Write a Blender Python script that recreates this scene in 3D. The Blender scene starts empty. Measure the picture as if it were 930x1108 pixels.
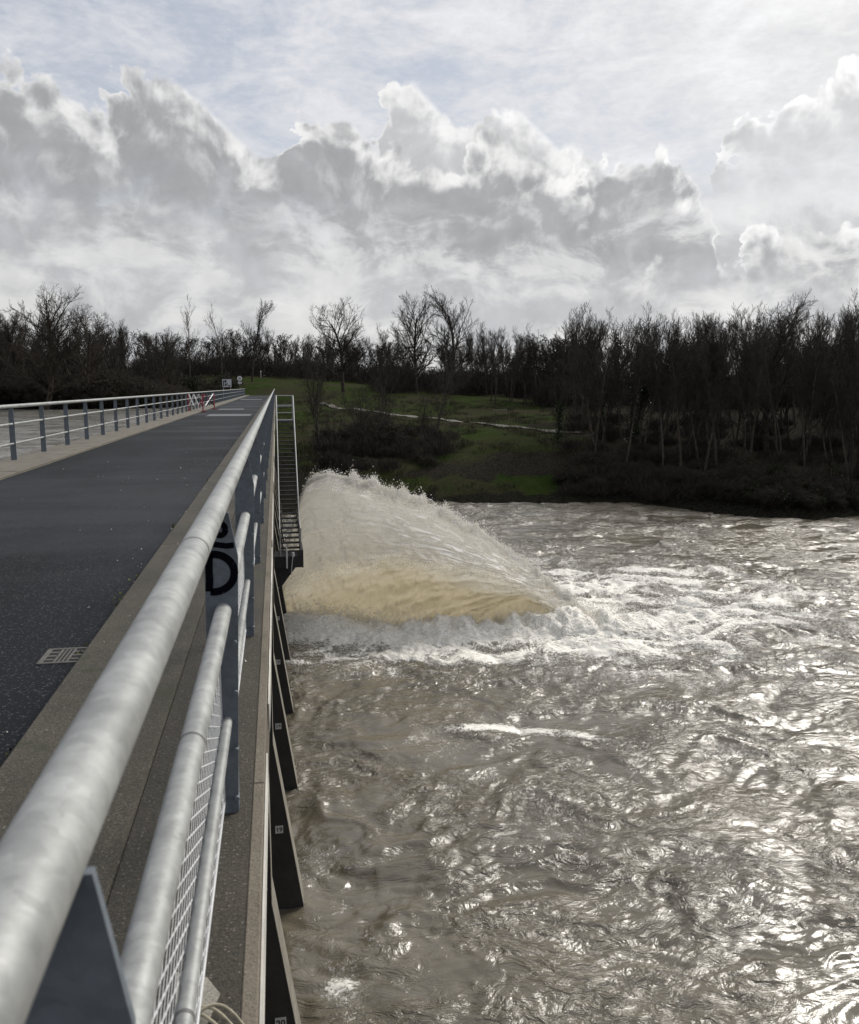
import bpy, math, random
import numpy as np
R = math.radians
rng = np.random.default_rng(7)
random.seed(7)
sc = bpy.context.scene
COL = sc.collection

# ------------------------------------------------------------------ helpers
def tag(o, label=None, cat=None, group=None, kind=None):
    if label: o['label'] = label
    if cat: o['category'] = cat
    if group: o['group'] = group
    if kind: o['kind'] = kind
    return o

def empty(name, loc=(0, 0, 0), rz=0.0, label=None, cat=None, group=None):
    o = bpy.data.objects.new(name, None); COL.objects.link(o)
    o.empty_display_size = 0.2
    o.location = loc; o.rotation_euler = (0, 0, rz)
    return tag(o, label, cat, group)

def mesh_from_arrays(name, V, F, smooth=False):
    """V (n,3); F (m,k) all faces the same size."""
    V = np.asarray(V, dtype=np.float32); F = np.asarray(F, dtype=np.int32)
    me = bpy.data.meshes.new(name)
    me.vertices.add(len(V)); me.vertices.foreach_set('co', V.ravel())
    m, k = F.shape
    me.loops.add(m * k); me.loops.foreach_set('vertex_index', F.ravel())
    me.polygons.add(m)
    me.polygons.foreach_set('loop_start', np.arange(0, m * k, k, dtype=np.int32))
    me.polygons.foreach_set('loop_total', np.full(m, k, dtype=np.int32))
    me.polygons.foreach_set('use_smooth', np.full(m, bool(smooth)))
    me.update(calc_edges=True); me.validate()
    return me

def link(name, me, mat=None, parent=None, loc=None):
    o = bpy.data.objects.new(name, me); COL.objects.link(o)
    if mat: me.materials.append(mat)
    if parent: o.parent = parent
    if loc: o.location = loc
    return o

def fattr(me, name, vals):
    a = me.attributes.new(name, 'FLOAT', 'POINT'); a.data.foreach_set('value', np.asarray(vals, dtype=np.float32).ravel())

class MB:
    """collects quads/ngons for one mesh"""
    def __init__(s): s.v = []; s.f = []; s.sm = []
    def add(s, vs, fs, smooth=False):
        b = len(s.v); s.v += [tuple(map(float, p)) for p in vs]
        for f in fs: s.f.append([b + i for i in f]); s.sm.append(smooth)
    def box(s, x0, x1, y0, y1, z0, z1, bev=0.0):
        if bev <= 0:
            vs = [(x0,y0,z0),(x1,y0,z0),(x1,y1,z0),(x0,y1,z0),(x0,y0,z1),(x1,y0,z1),(x1,y1,z1),(x0,y1,z1)]
            s.add(vs, [(3,2,1,0),(4,5,6,7),(0,1,5,4),(1,2,6,5),(2,3,7,6),(3,0,4,7)])
        else:
            b = bev  # chamfer the upper edges only
            vs = [(x0,y0,z0),(x1,y0,z0),(x1,y1,z0),(x0,y1,z0),(x0,y0,z1-b),(x1,y0,z1-b),(x1,y1,z1-b),(x0,y1,z1-b),
                  (x0+b,y0+b,z1),(x1-b,y0+b,z1),(x1-b,y1-b,z1),(x0+b,y1-b,z1)]
            s.add(vs, [(3,2,1,0),(8,9,10,11),(0,1,5,4),(1,2,6,5),(2,3,7,6),(3,0,4,7),(4,5,9,8),(5,6,10,9),(6,7,11,10),(7,4,8,11)])
    def prism_y(s, poly, y0, y1):
        """poly of (x,z) counter-clockwise seen from -Y"""
        n = len(poly)
        vs = [(x, y0, z) for x, z in poly] + [(x, y1, z) for x, z in poly]
        s.add(vs, [list(range(n)), list(range(2*n-1, n-1, -1))] + [(i, i+n, (i+1) % n + n, (i+1) % n) for i in range(n)])
    def tube(s, pts, r, k=12, caps=True, smooth=True):
        pts = [np.array(p, float) for p in pts]; n = len(pts)
        rs = r if hasattr(r, '__len__') else [r]*n
        rings = []; prev = None
        for i in range(n):
            d = pts[min(i+1, n-1)] - pts[max(i-1, 0)]; d /= np.linalg.norm(d) + 1e-9
            if prev is None:
                a = np.cross(d, (0, 0, 1.0))
                if np.linalg.norm(a) < 1e-3: a = np.cross(d, (1.0, 0, 0))
            else: a = prev - d * np.dot(prev, d)
            a /= np.linalg.norm(a); prev = a; c = np.cross(d, a)
            rings.append([pts[i] + rs[i]*(a*math.cos(t) + c*math.sin(t)) for t in np.linspace(0, 2*math.pi, k, endpoint=False)])
        vs = [p for ring in rings for p in ring]
        fs = [(i*k+j, i*k+(j+1) % k, (i+1)*k+(j+1) % k, (i+1)*k+j) for i in range(n-1) for j in range(k)]
        s.add(vs, fs, smooth)
        if caps: s.add(rings[0], [list(range(k))[::-1]]); s.add(rings[-1], [list(range(k))])
    def build(s, name, mat, parent=None, loc=None):
        me = bpy.data.meshes.new(name); me.from_pydata(s.v, [], s.f); me.polygons.foreach_set('use_smooth', s.sm); me.update()
        return link(name, me, mat, parent, loc)

def copy_tree(o, parent=None):
    c = o.copy(); COL.objects.link(c)
    if parent: c.parent = parent
    for ch in KIDS.get(o.name, ()): copy_tree(ch, c)
    return c
KIDS = {}
def reg(root, *kids): KIDS[root.name] = list(kids); return root

# gradient noise -------------------------------------------------------------
_perm = np.random.default_rng(3).permutation(512).astype(np.int64)
_ang = np.random.default_rng(4).uniform(0, 2*np.pi, 512)
_gx, _gy = np.cos(_ang), np.sin(_ang)
def perlin(x, y, seed=0):
    xi = np.floor(x).astype(np.int64); yi = np.floor(y).astype(np.int64); xf = x - xi; yf = y - yi
    def g(ix, iy):
        h = _perm[(_perm[(ix + seed*17) & 511] + iy) & 511]
        return h
    u = xf*xf*xf*(xf*(xf*6-15)+10); v = yf*yf*yf*(yf*(yf*6-15)+10)
    def dot(ix, iy, fx, fy): h = g(ix, iy); return _gx[h]*fx + _gy[h]*fy
    a = dot(xi, yi, xf, yf); b = dot(xi+1, yi, xf-1, yf); c = dot(xi, yi+1, xf, yf-1); d = dot(xi+1, yi+1, xf-1, yf-1)
    return ((a*(1-u)+b*u)*(1-v) + (c*(1-u)+d*u)*v)*1.5
def fbm(x, y, oct=4, seed=0, gain=.5, lac=2.03):
    t = 0; a = 1.0
    for i in range(oct): t = t + a*perlin(x, y, seed+i); x = x*lac+13.1; y = y*lac+7.7; a *= gain
    return t
def ridged(x, y, oct=3, seed=0, gain=.5):
    t = 0; a = 1.0
    for i in range(oct): t = t + a*(1-2*np.abs(perlin(x, y, seed+i))); x = x*2.03+3.3; y = y*2.03+9.1; a *= gain
    return t
def sstep(e0, e1, x):
    t = np.clip((x-e0)/(e1-e0), 0, 1); return t*t*(3-2*t)

# node helper ----------------------------------------------------------------
class NT:
    def __init__(s, tree): s.t = tree; s.n = tree.nodes; s.l = tree.links
    def new(s, typ, **kw):
        nd = s.n.new(typ)
        for k, v in kw.items(): setattr(nd, k, v)
        return nd
    def set(s, sock, v):
        if isinstance(v, bpy.types.NodeSocket): s.l.new(v, sock)
        elif v is not None: sock.default_value = v
    def m(s, op, a, b=None, c=None, clamp=False):
        nd = s.new('ShaderNodeMath', operation=op, use_clamp=clamp)
        s.set(nd.inputs[0], a); s.set(nd.inputs[1], b); s.set(nd.inputs[2], c)
        return nd.outputs[0]
    def v(s, op, a, b=None, scale=None):
        nd = s.new('ShaderNodeVectorMath', operation=op); s.set(nd.inputs[0], a)
        if b is not None: s.set(nd.inputs[1], b)
        if scale is not None: s.set(nd.inputs['Scale'], scale)
        return nd.outputs['Value'] if op in ('LENGTH', 'DOT_PRODUCT', 'DISTANCE') else nd.outputs[0]
    def mr(s, x, a, b, c=0.0, d=1.0, smooth=True):
        nd = s.new('ShaderNodeMapRange', interpolation_type='SMOOTHSTEP' if smooth else 'LINEAR')
        s.set(nd.inputs['Value'], x); s.set(nd.inputs['From Min'], a); s.set(nd.inputs['From Max'], b); s.set(nd.inputs['To Min'], c); s.set(nd.inputs['To Max'], d)
        return nd.outputs[0]
    def mix(s, f, a, b, blend='MIX'):
        nd = s.new('ShaderNodeMix', data_type='RGBA', blend_type=blend)
        s.set(nd.inputs[0], f)
        for sock, v in ((nd.inputs[6], a), (nd.inputs[7], b)):
            s.set(sock, (*v, 1) if isinstance(v, tuple) and len(v) == 3 else v)
        return nd.outputs[2]
    def noise(s, vec, scale, detail=4, rough=.5, dist=0.0, color=False, typ=None):
        nd = s.new('ShaderNodeTexNoise'); 
        if typ: nd.noise_type = typ
        s.set(nd.inputs['Vector'], vec); s.set(nd.inputs['Scale'], scale); s.set(nd.inputs['Detail'], detail); s.set(nd.inputs['Roughness'], rough); s.set(nd.inputs['Distortion'], dist)
        return nd.outputs['Color' if color else 0]
    def voro(s, vec, scale, feature='F1', detail=0, rough=.5, out='Distance'):
        nd = s.new('ShaderNodeTexVoronoi', feature=feature); s.set(nd.inputs['Vector'], vec); s.set(nd.inputs['Scale'], scale)
        s.set(nd.inputs['Detail'], detail); s.set(nd.inputs['Roughness'], rough)
        return nd.outputs[out]
    def bump(s, h, strength=.5, dist=.02, normal=None):
        nd = s.new('ShaderNodeBump'); s.set(nd.inputs['Height'], h); s.set(nd.inputs['Strength'], strength); s.set(nd.inputs['Distance'], dist)
        if normal is not None: s.set(nd.inputs['Normal'], normal)
        return nd.outputs[0]
    def attr(s, name):
        nd = s.new('ShaderNodeAttribute', attribute_name=name); return nd.outputs['Fac']

def material(name):
    m = bpy.data.materials.new(name); m.use_nodes = True
    t = NT(m.node_tree); b = t.n['Principled BSDF']
    return m, t, b
def objco(t): return t.new('ShaderNodeTexCoord').outputs['Object']
def scl(t, vec, s): 
    nd = t.new('ShaderNodeMapping'); t.set(nd.inputs['Vector'], vec); nd.inputs['Scale'].default_value = s; return nd.outputs[0]

# ------------------------------------------------------------------ camera
YAW, PITCH = R(10.05), R(-8.31)
cam = bpy.data.cameras.new('camera'); co = bpy.data.objects.new('camera', cam); COL.objects.link(co)
co.location = (0, 0, 0); co.rotation_euler = (R(90) + PITCH, 0, -YAW)
cam.sensor_fit = 'HORIZONTAL'; cam.sensor_width = 36; cam.lens = 36.0; cam.clip_start = .05; cam.clip_end = 6000
cam.dof.use_dof = True; cam.dof.focus_distance = 25; cam.dof.aperture_fstop = 11
sc.camera = co

# ------------------------------------------------------------------ light & sky
SUN_AZ, SUN_EL = R(50), R(39)
sun = bpy.data.lights.new('sun', 'SUN'); so = bpy.data.objects.new('sun', sun); COL.objects.link(so)
sun.energy = 2.7; sun.angle = R(24); sun.color = (1, .95, .87)
so.rotation_euler = (R(90) - SUN_EL, 0, math.pi - SUN_AZ)
w = bpy.data.worlds.new('World'); sc.world = w; w.use_nodes = True
t = NT(w.node_tree); bg = t.n['Background']
def build_sky():
    d = t.new('ShaderNodeTexCoord').outputs['Generated']
    sep = t.new('ShaderNodeSeparateXYZ'); t.l.new(d, sep.inputs[0]); x, y, z = sep.outputs
    DEG = 180/math.pi
    az = t.m('MULTIPLY', t.m('ARCTAN2', x, y), DEG)
    el = t.m('MULTIPLY', t.m('ARCSINE', z), DEG)
    def vec(a, b):
        c = t.new('ShaderNodeCombineXYZ'); t.set(c.inputs[0], a); t.set(c.inputs[1], b); return c.outputs[0]
    p = vec(az, el)
    def n2d(v, scale, detail, rough=.55, dist=0.0, color=False):
        nd = t.new('ShaderNodeTexNoise', noise_dimensions='2D'); t.set(nd.inputs['Vector'], v)
        for k, q in (('Scale', scale), ('Detail', detail), ('Roughness', rough), ('Distortion', dist)): nd.inputs[k].default_value = q
        return nd.outputs['Color' if color else 0]
    def v2d(v, scale, detail, rough=.5):
        nd = t.new('ShaderNodeTexVoronoi', feature='F1', voronoi_dimensions='2D'); t.set(nd.inputs['Vector'], v)
        for k, q in (('Scale', scale), ('Detail', detail), ('Roughness', rough)): nd.inputs[k].default_value = q
        return nd.outputs['Distance']
    A0, A1, E1 = -70.0, 90.0, 30.0
    def curve(v, pts):
        nd = t.new('ShaderNodeFloatCurve'); cv = nd.mapping.curves[0]
        pts = [((a-A0)/(A1-A0), e/E1) for a, e in pts]
        cv.points[0].location = (0, pts[0][1]); cv.points[1].location = (1, pts[-1][1])
        for q in pts: cv.points.new(*q)
        nd.mapping.update()
        t.set(nd.inputs['Value'], t.mr(v, A0, A1, 0, 1, False))
        return t.m('MULTIPLY', nd.outputs[0], E1)
    sd = (math.sin(SUN_AZ)*math.cos(SUN_EL), math.cos(SUN_AZ)*math.cos(SUN_EL), math.sin(SUN_EL))
    cs = t.v('DOT_PRODUCT', d, sd)
    glow = t.m('POWER', t.m('MAXIMUM', cs, 0.0), 8.0)
    backdim = t.mr(cs, -.6, .9, .78, 1.0)
    # clear sky from the Sky Texture, veiled by high thin cloud
    sky = t.new('ShaderNodeTexSky', sky_type='NISHITA', sun_disc=False)
    sky.sun_elevation = SUN_EL; sky.sun_rotation = SUN_AZ
    cir = n2d(t.v('MULTIPLY', p, (.5, 1.1, 0)), .32, 7, .6, .35)
    mack = n2d(t.v('MULTIPLY', p, (.8, 2.0, 0)), 1.3, 3, .6, .3)
    cirr = t.m('ADD', t.m('MULTIPLY', cir, .78), t.m('MULTIPLY', mack, .22))
    veil = t.mr(t.m('ADD', cirr, t.m('MULTIPLY', glow, .5)), .32, .70, .68, 1.0)
    white = t.mix(glow, (5.7, 5.8, 6.15), (9.6, 9.5, 9.25))
    white = t.v('SCALE', white, scale=t.m('MULTIPLY', backdim, t.mr(cirr, .3, .7, .86, 1.16, False)))
    base = t.mix(veil, sky.outputs[0], white)
    # shared billow fields
    wn = t.v('SUBTRACT', n2d(p, .17, 2, .5, color=True), (.5, .5, .5))
    p1 = t.v('ADD', p, t.v('SCALE', wn, scale=2.0))
    vo = v2d(p1, .30, 3.0, .6)
    fine = n2d(p1, .42, 6, .60)
    def billow(q): return t.m('ADD', t.m('MULTIPLY', v2d(q, .26, 2.0, .5), -1.1), t.m('MULTIPLY', n2d(q, .42, 4, .58), 1.4))
    lit = t.m('SUBTRACT', billow(p1), billow(t.v('ADD', p1, (.35, .6, 0))))
    lit = t.mr(lit, -.5, .65, 0.0, 1.0, False)
    bill = t.m('ADD', t.m('MULTIPLY', t.m('SUBTRACT', .40, vo), 3.4), t.m('MULTIPLY', t.m('SUBTRACT', fine, .5), 3.6))
    # broken layered cloud below the cumulus, down to the horizon
    low = t.m('ADD', t.m('MULTIPLY', n2d(t.v('MULTIPLY', p1, (.42, .8, 0)), .42, 6, .6, .2), .8), t.m('MULTIPLY', fine, .2))
    lowc = t.mix(t.mr(low, .36, .62), (7.0, 6.95, 6.85), (4.5, 4.55, 4.68))
    lowc = t.v('SCALE', lowc, scale=t.m('MULTIPLY', backdim, t.mr(glow, 0.0, .8, .98, 1.35)))
    lowc = t.v('SCALE', lowc, scale=t.mr(lit, 0.0, 1.0, .93, 1.10, False))
    base = t.mix(t.m('MULTIPLY', t.mr(el, 13.5, 8.5), .85), base, lowc)
    def layer(base, top, bot, grey, amp):
        azw = t.m('ADD', az, t.m('MULTIPLY', bill, .6))
        T = curve(azw, top); B = curve(az, bot)
        h = t.m('ADD', t.m('SUBTRACT', t.m('ADD', T, .55), el), t.m('MULTIPLY', bill, amp))
        alpha = t.m('MULTIPLY', t.mr(h, -.1, .5), t.mr(t.m('ADD', t.m('SUBTRACT', el, B), t.m('MULTIPLY', bill, .9)), -3.4, 2.2))
        alpha = t.m('MULTIPLY', alpha, t.m('SUBTRACT', 1.0, t.m('MULTIPLY', t.m('MULTIPLY', t.mr(low, .50, .38), t.mr(el, 12.5, 9.0)), .75)))
        dark = t.mr(t.m('ADD', h, t.m('MULTIPLY', t.m('SUBTRACT', lit, .5), -2.6)), -.25, 2.5)
        col = t.mix(dark, (8.3, 8.25, 8.2), grey)
        col = t.mix(t.m('MULTIPLY', t.mr(lit, .4, 1.0), .45), col, (7.0, 6.95, 6.9))
        col = t.v('SCALE', col, scale=t.mr(fine, .3, .7, .90, 1.10, False))
        col = t.v('SCALE', col, scale=t.m('MULTIPLY', backdim, t.m('ADD', .97, t.m('MULTIPLY', glow, .42))))
        return t.mix(t.m('MULTIPLY', alpha, .95), base, col)
    base = layer(base, [(-70, 14), (-50, 9), (-40, 15), (-25, 5), (-3, 5), (3, 8), (5.4, 15.4), (7, 18.6), (8.6, 18.2), (11, 16.6), (14, 16.8), (17, 15.2), (20, 14), (22, 9), (24.6, 6), (26.6, 11.5), (28.2, 15.6), (30, 16.6), (32, 17.5), (33.8, 17.8), (36, 17), (39, 16), (42, 8), (48, 13), (56, 16), (64, 9), (75, 14), (90, 10)],
                 [(-70, 9), (-40, 9), (-3, 9), (5, 9.6), (14, 8.5), (26, 11), (30, 12.4), (36, 12.6), (50, 9), (90, 8)], (5.0, 5.03, 5.1), .55)
    base = layer(base, [(-70, 8), (-60, 14), (-45, 9), (-32, 14), (-22, 15.5), (-16.5, 17.2), (-14.4, 18.2), (-13, 17.2), (-11.4, 16.0), (-10.2, 16.6), (-9, 18.3), (-7.2, 18.2), (-5.2, 17.2), (-3.4, 15.7), (-2, 14.7), (-.6, 14.3), (.4, 15.9), (1.5, 17.0), (3.4, 16.7), (5.0, 15.6), (6.4, 14.5), (8.4, 14.7), (10.2, 13.6), (11.8, 14.4), (13.2, 15.6), (14.8, 14.9), (16.8, 13.6), (18.2, 12.8), (20, 14.4), (22.4, 14.5), (23.6, 14.6), (25, 13.0), (26.4, 10.4), (27.8, 7.4), (28.8, 8.8), (30, 9.6), (33, 9.2), (35.4, 9.6), (38, 8.8), (42, 5), (50, 9), (60, 6), (90, 8)],
                 [(-70, 7), (-30, 9.6), (-16, 9.4), (-8, 9.0), (0, 8.8), (5, 7.8), (10, 6.8), (18, 6.2), (27, 5.8), (30, 6.0), (38, 5.6), (90, 5)], (3.45, 3.5, 3.6), .5)
    t.l.new(base, bg.inputs['Color']); bg.inputs['Strength'].default_value = .1
    w.cycles.sampling_method = 'NONE'
build_sky()
sc.view_settings.view_transform = 'Standard'; sc.view_settings.look = 'None'; sc.view_settings.gamma = 1; sc.view_settings.exposure = 0.2
sc.cycles.transparent_max_bounces = 32; sc.cycles.max_bounces = 8; sc.cycles.diffuse_bounces = 5; sc.cycles.glossy_bounces = 3; sc.cycles.transmission_bounces = 8
sc.cycles.caustics_reflective = False; sc.cycles.caustics_refractive = False; sc.cycles.sample_clamp_indirect = 4

# ------------------------------------------------------------------ materials
def mat_galv(name, base, metal=.35, rough=.45, spot=.5):
    m, t, b = material(name); c = objco(t)
    n = t.noise(c, 22, 4, .6); n2 = t.noise(c, 5, 3, .6)
    v = t.voro(t.v('ADD', c, t.v('SCALE', t.noise(c, 30, 2, .5, color=True), scale=.03)), 55, 'F1', out='Color')
    f = t.m('ADD', t.m('MULTIPLY', t.m('SUBTRACT', n, .5), .9*spot), t.m('ADD', 1.0, t.m('MULTIPLY', t.m('SUBTRACT', n2, .5), 1.0*spot)))
    sp = t.new('ShaderNodeSeparateColor'); t.l.new(v, sp.inputs[0])
    f = t.m('MULTIPLY', f, t.m('ADD', 1-.12*spot, t.m('MULTIPLY', sp.outputs[0], .24*spot)))
    t.l.new(t.v('SCALE', base, scale=f), b.inputs['Base Color'])
    b.inputs['Metallic'].default_value = metal
    t.l.new(t.mr(n2, .3, .7, rough-.1, rough+.14), b.inputs['Roughness'])
    t.l.new(t.bump(n, .12, .01), b.inputs['Normal'])
    return m
M = {}
M['rail'] = mat_galv('galvanised_pipe', (.30, .31, .305), .3, .52, .8)
M['post'] = mat_galv('dull_zinc_plate', (.125, .147, .172), .1, .65, .8)
def _drips(m):   # pale run-off streaks down the plate
    t = NT(m.node_tree); b = t.n['Principled BSDF']; c = objco(t); src = b.inputs['Base Color'].links[0].from_socket
    st = t.noise(scl(t, c, (70, 70, 1.2)), 1.0, 4, .6); t.l.new(t.mix(t.m('MULTIPLY', t.mr(st, .60, .72), .55), src, (.26, .28, .30)), b.inputs['Base Color'])
_drips(M['post'])
M['wire'] = mat_galv('bright_wire', (.55, .56, .57), .2, .45, .2)
M['dark_steel'] = mat_galv('dark_steel', (.03, .03, .032), .4, .5, .4)
M['stair_rail'] = mat_galv('stair_rail', (.30, .31, .32), .3, .5, .4)

def mat_asphalt():
    m, t, b = material('asphalt'); c = objco(t)
    g = t.noise(c, 160, 2, .7); g2 = t.voro(c, 210, 'F1'); big = t.noise(scl(t, c, (1, .25, 1)), .9, 5, .6); tracks = t.noise(scl(t, c, (2.2, .02, 1)), 1.0, 3, .5)
    f = t.m('MULTIPLY', t.mr(g, .3, .75, .5, 1.5, False), t.mr(big, .3, .7, .55, 1.5, False))
    f = t.m('MULTIPLY', f, t.mr(tracks, .3, .7, .88, 1.12))
    col = t.v('SCALE', (.0085, .0108, .0150), scale=f)
    sepc = t.new('ShaderNodeSeparateColor'); t.l.new(t.voro(c, 120, 'F1', out='Color'), sepc.inputs[0])
    speck = t.m('MULTIPLY', t.m('GREATER_THAN', sepc.outputs[0], .93), .7)
    t.l.new(t.mix(speck, col, (.10, .098, .095)), b.inputs['Base Color'])
    # damp stripes across the road
    wet = t.noise(scl(t, c, (.12, .28, 1)), 1.0, 4, .55)
    t.l.new(t.mr(wet, .42, .66, .74, .52), b.inputs['Roughness']); b.inputs['Specular IOR Level'].default_value = .13
    t.l.new(t.bump(t.m('ADD', g, g2), .55, .006), b.inputs['Normal'])
    return m
M['asphalt'] = mat_asphalt()
def mat_wet():
    m, t, b = material('damp_asphalt'); c = objco(t)
    g = t.noise(c, 160, 2, .7)
    t.l.new(t.v('SCALE', (.05, .052, .056), scale=t.mr(g, .3, .7, .7, 1.3, False)), b.inputs['Base Color'])
    b.inputs['Roughness'].default_value = .30; t.l.new(t.bump(g, .2, .003), b.inputs['Normal'])
    return m
M['wet'] = mat_wet()
def mat_concrete(name, a, bcol, scale=1.0, grain=.6, blotch=.5, moss=0.0):
    m, t, b = material(name); c = objco(t)
    n1 = t.noise(c, 1.7*scale, 6, .65); n2 = t.noise(c, 90, 3, .7); v = t.voro(c, 105, 'F1', out='Color'); st = t.noise(scl(t, c, (6, .8, 3)), 1.0, 5, .65)
    f = t.mr(t.m('ADD', t.m('MULTIPLY', n1, .6), t.m('MULTIPLY', st, .4)), .5-blotch*.4, .5+blotch*.4)
    col = t.mix(f, a, bcol)
    sp = t.new('ShaderNodeSeparateColor'); t.l.new(v, sp.inputs[0])
    n3 = t.noise(c, 240, 2, .7); vd = t.voro(c, 105, 'F1')
    k = t.m('MULTIPLY', t.mr(n2, .3, .7, 1-.55*grain, 1+.45*grain, False), t.mr(n3, .3, .7, 1-.6*grain, 1+.6*grain, False))
    col = t.v('SCALE', col, scale=k)
    stone = t.m('MULTIPLY', t.m('GREATER_THAN', sp.outputs[0], .80), t.mr(vd, .42, .18))      # pale grains of the aggregate
    col = t.mix(t.m('MULTIPLY', stone, .55*grain), col, (.27, .245, .20))
    pit = t.m('MULTIPLY', t.m('LESS_THAN', sp.outputs[0], .22), t.mr(vd, .5, .2)); col = t.mix(t.m('MULTIPLY', pit, .7*grain), col, (.012, .011, .009))
    if moss: col = t.mix(t.m('MULTIPLY', t.mr(t.noise(c, 3.1, 5, .7), .56, .68), moss), col, (.035, .04, .02))
    t.l.new(col, b.inputs['Base Color']); b.inputs['Roughness'].default_value = .85
    t.l.new(t.bump(t.m('ADD', n2, t.m('MULTIPLY', sp.outputs[0], .5)), .6, .008), b.inputs['Normal'])
    return m
M['kerb'] = mat_concrete('weathered_kerb', (.034, .030, .022), (.100, .089, .068), 1.0, .85, .8, .7)
M['coping'] = mat_concrete('dark_coping', (.024, .021, .015), (.064, .056, .042), 1.2, .95, .7, .6)
M['lip'] = mat_concrete('coping_lip', (.115, .095, .07), (.19, .165, .128), 2.0, .5, .7, .3)
M['dam'] = mat_concrete('dark_dam_concrete', (.018, .017, .016), (.05, .047, .043), .5, .35, .6)
M['left_kerb'] = mat_concrete('pale_kerb', (.10, .09, .072), (.185, .168, .137), .8, .7, .7, .3)
def mat_plain(name, col, rough=.6, metal=0.0, var=.25, scale=8):
    m, t, b = material(name); n = t.noise(objco(t), scale, 5, .6)
    t.l.new(t.v('SCALE', col, scale=t.mr(n, .3, .7, 1-var, 1+var, False)), b.inputs['Base Color'])
    b.inputs['Roughness'].default_value = rough; b.inputs['Metallic'].default_value = metal
    return m
M['pale_strip'] = mat_plain('pale_edge', (.62, .61, .57), .5, 0, .3, 3)
M['plate'] = mat_plain('plate_grey', (.55, .55, .52), .6, 0, .15)
M['ink'] = mat_plain('black_lettering', (.012, .012, .014), .6)
M['graffiti'] = mat_plain('black_spray_paint', (.003, .003, .006), .95)
def _spray(m):
    t = NT(m.node_tree); b = t.n['Principled BSDF']; c = objco(t); n = t.noise(c, 90, 4, .7)
    t.l.new(t.mix(t.mr(n, .60, .74), (.004, .004, .007), (.055, .065, .078)), b.inputs['Base Color'])
_spray(M['graffiti'])
M['graffiti'].node_tree.nodes['Principled BSDF'].inputs['Specular IOR Level'].default_value = .05
M['red'] = mat_plain('red_paint', (.27, .03, .045), .5)
M['white'] = mat_plain('white_paint', (.78, .78, .76), .5)
M['signgrey'] = mat_plain('sign_back_grey', (.30, .31, .33), .5)
M['board'] = mat_plain('sign_board_white', (.50, .52, .56), .5)
M['wood'] = mat_plain('weathered_wood', (.10, .085, .065), .8)
M['bark'] = mat_plain('bark', (.060, .050, .041), .9, 0, .5, 3)
M['bark2'] = mat_plain('greyer_bark', (.080, .069, .057), .9, 0, .5, 3)
M['twig'] = mat_plain('twigs', (.050, .043, .037), .9, 0, .3, 2)
M['twig_far'] = mat_plain('far_twigs', (.040, .036, .032), .9, 0, .3, 1)
M['ivy'] = mat_plain('ivy_leaves', (.018, .034, .014), .55, 0, .5, 4)
M['bramble'] = mat_plain('bramble_leaves', (.026, .032, .016), .7, 0, .5, 2)
M['moss'] = mat_plain('moss', (.10, .12, .03), .9, 0, .4, 30)
M['dry'] = mat_plain('dry_stem', (.34, .31, .23), .8, 0, .3, 30)
M['mortar'] = mat_concrete('mortar', (.22, .21, .18), (.36, .34, .29), 6, .4, .5)
M['grit'] = mat_plain('pale_grit', (.6, .58, .52), .8)
M['grate'] = mat_plain('cast_grate', (.11, .106, .096), .7, .2, .3, 40)
M['black'] = mat_plain('gully_shade', (.008, .008, .008), .9)

# ------------------------------------------------------------------ terrain
WL, RL = -8.8, -3.0         # river level below the dam, reservoir level behind it
CP = np.array([
 # downstream bank
 (2,62,-8.3),(10.5,64.9,WL),(19,62.5,WL),(27.3,60.1,WL),(42.3,56.3,WL),(60,51,WL),(90,44,WL),(140,35,WL),(220,25,WL),
 (8,58,-10.6),(20,52,-11),(40,45,-11),(70,38,-11),(3,40,-11),(20,20,-11.5),(60,0,-11.5),(150,-20,-11.5),(5,-20,-11.5),(60,-60,-11.5),(5,10,-11),
 (2.5,80,-5.6),(4.4,134.9,-1.75),(3,105,-3.3),(7.9,114.7,-2.8),(19,98.2,-3.9),(27.2,83.7,-4.5),(19,148.8,-1.1),(43.8,133,-2.5),(59,115.9,-2.9),
 (34.9,60.7,-6.4),(44.7,78.1,-4.7),(14.4,66.5,-7.8),(16.1,74.3,-5.8),(24.3,76.2,-5.0),(7.9,67.8,-7.5),(28,106.4,-3.7),(40.1,56.9,-6.6),(51.8,71.1,-4.5),
 (70,62,-5.2),(100,60,-5),(100,110,-3),(60,160,-1.5),(30,190,-.3),(100,200,-1),(-1.6,190,2.0),(8,175,.5),(-3,160,-.3),(0,230,2.5),(60,260,0),
 # reservoir bank
 (-16.4,149,RL),(-24.2,122.8,RL),(-35,120.7,RL),(-55,112,RL),(-90,105,RL),(-150,95,RL),(-10,140,-4),(-28,100,-6),(-60,85,-7),(-20,60,-7),(-50,20,-8),(-120,40,-8),(-12,0,-8),(-60,-60,-8),
 (-26.5,129,-.9),(-40,129,-.8),(-20,165,-.2),(-60,125,-.5),(-100,122,0),(-14,160,-.6),(-40,180,1),(-90,190,2),(-30,240,3),(-200,200,4),
 (300,250,1),(300,60,-3),(-300,120,2),(200,-100,-11),(-200,-100,-8),(0,-100,-9),(0,400,5),(250,400,4),(-250,400,6)], float)
def _tps(r2): return np.where(r2 > 1e-9, .5*r2*np.log(np.maximum(r2, 1e-9)), 0)
_S = 50.0
_X = CP[:, :2]/_S
_K = _tps(((_X[:, None]-_X[None])**2).sum(-1)) + np.eye(len(_X))*1e-4
_Pm = np.c_[np.ones(len(_X)), _X]
_A = np.block([[_K, _Pm], [_Pm.T, np.zeros((3, 3))]])
_w = np.linalg.solve(_A, np.r_[CP[:, 2], 0, 0, 0])
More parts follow.
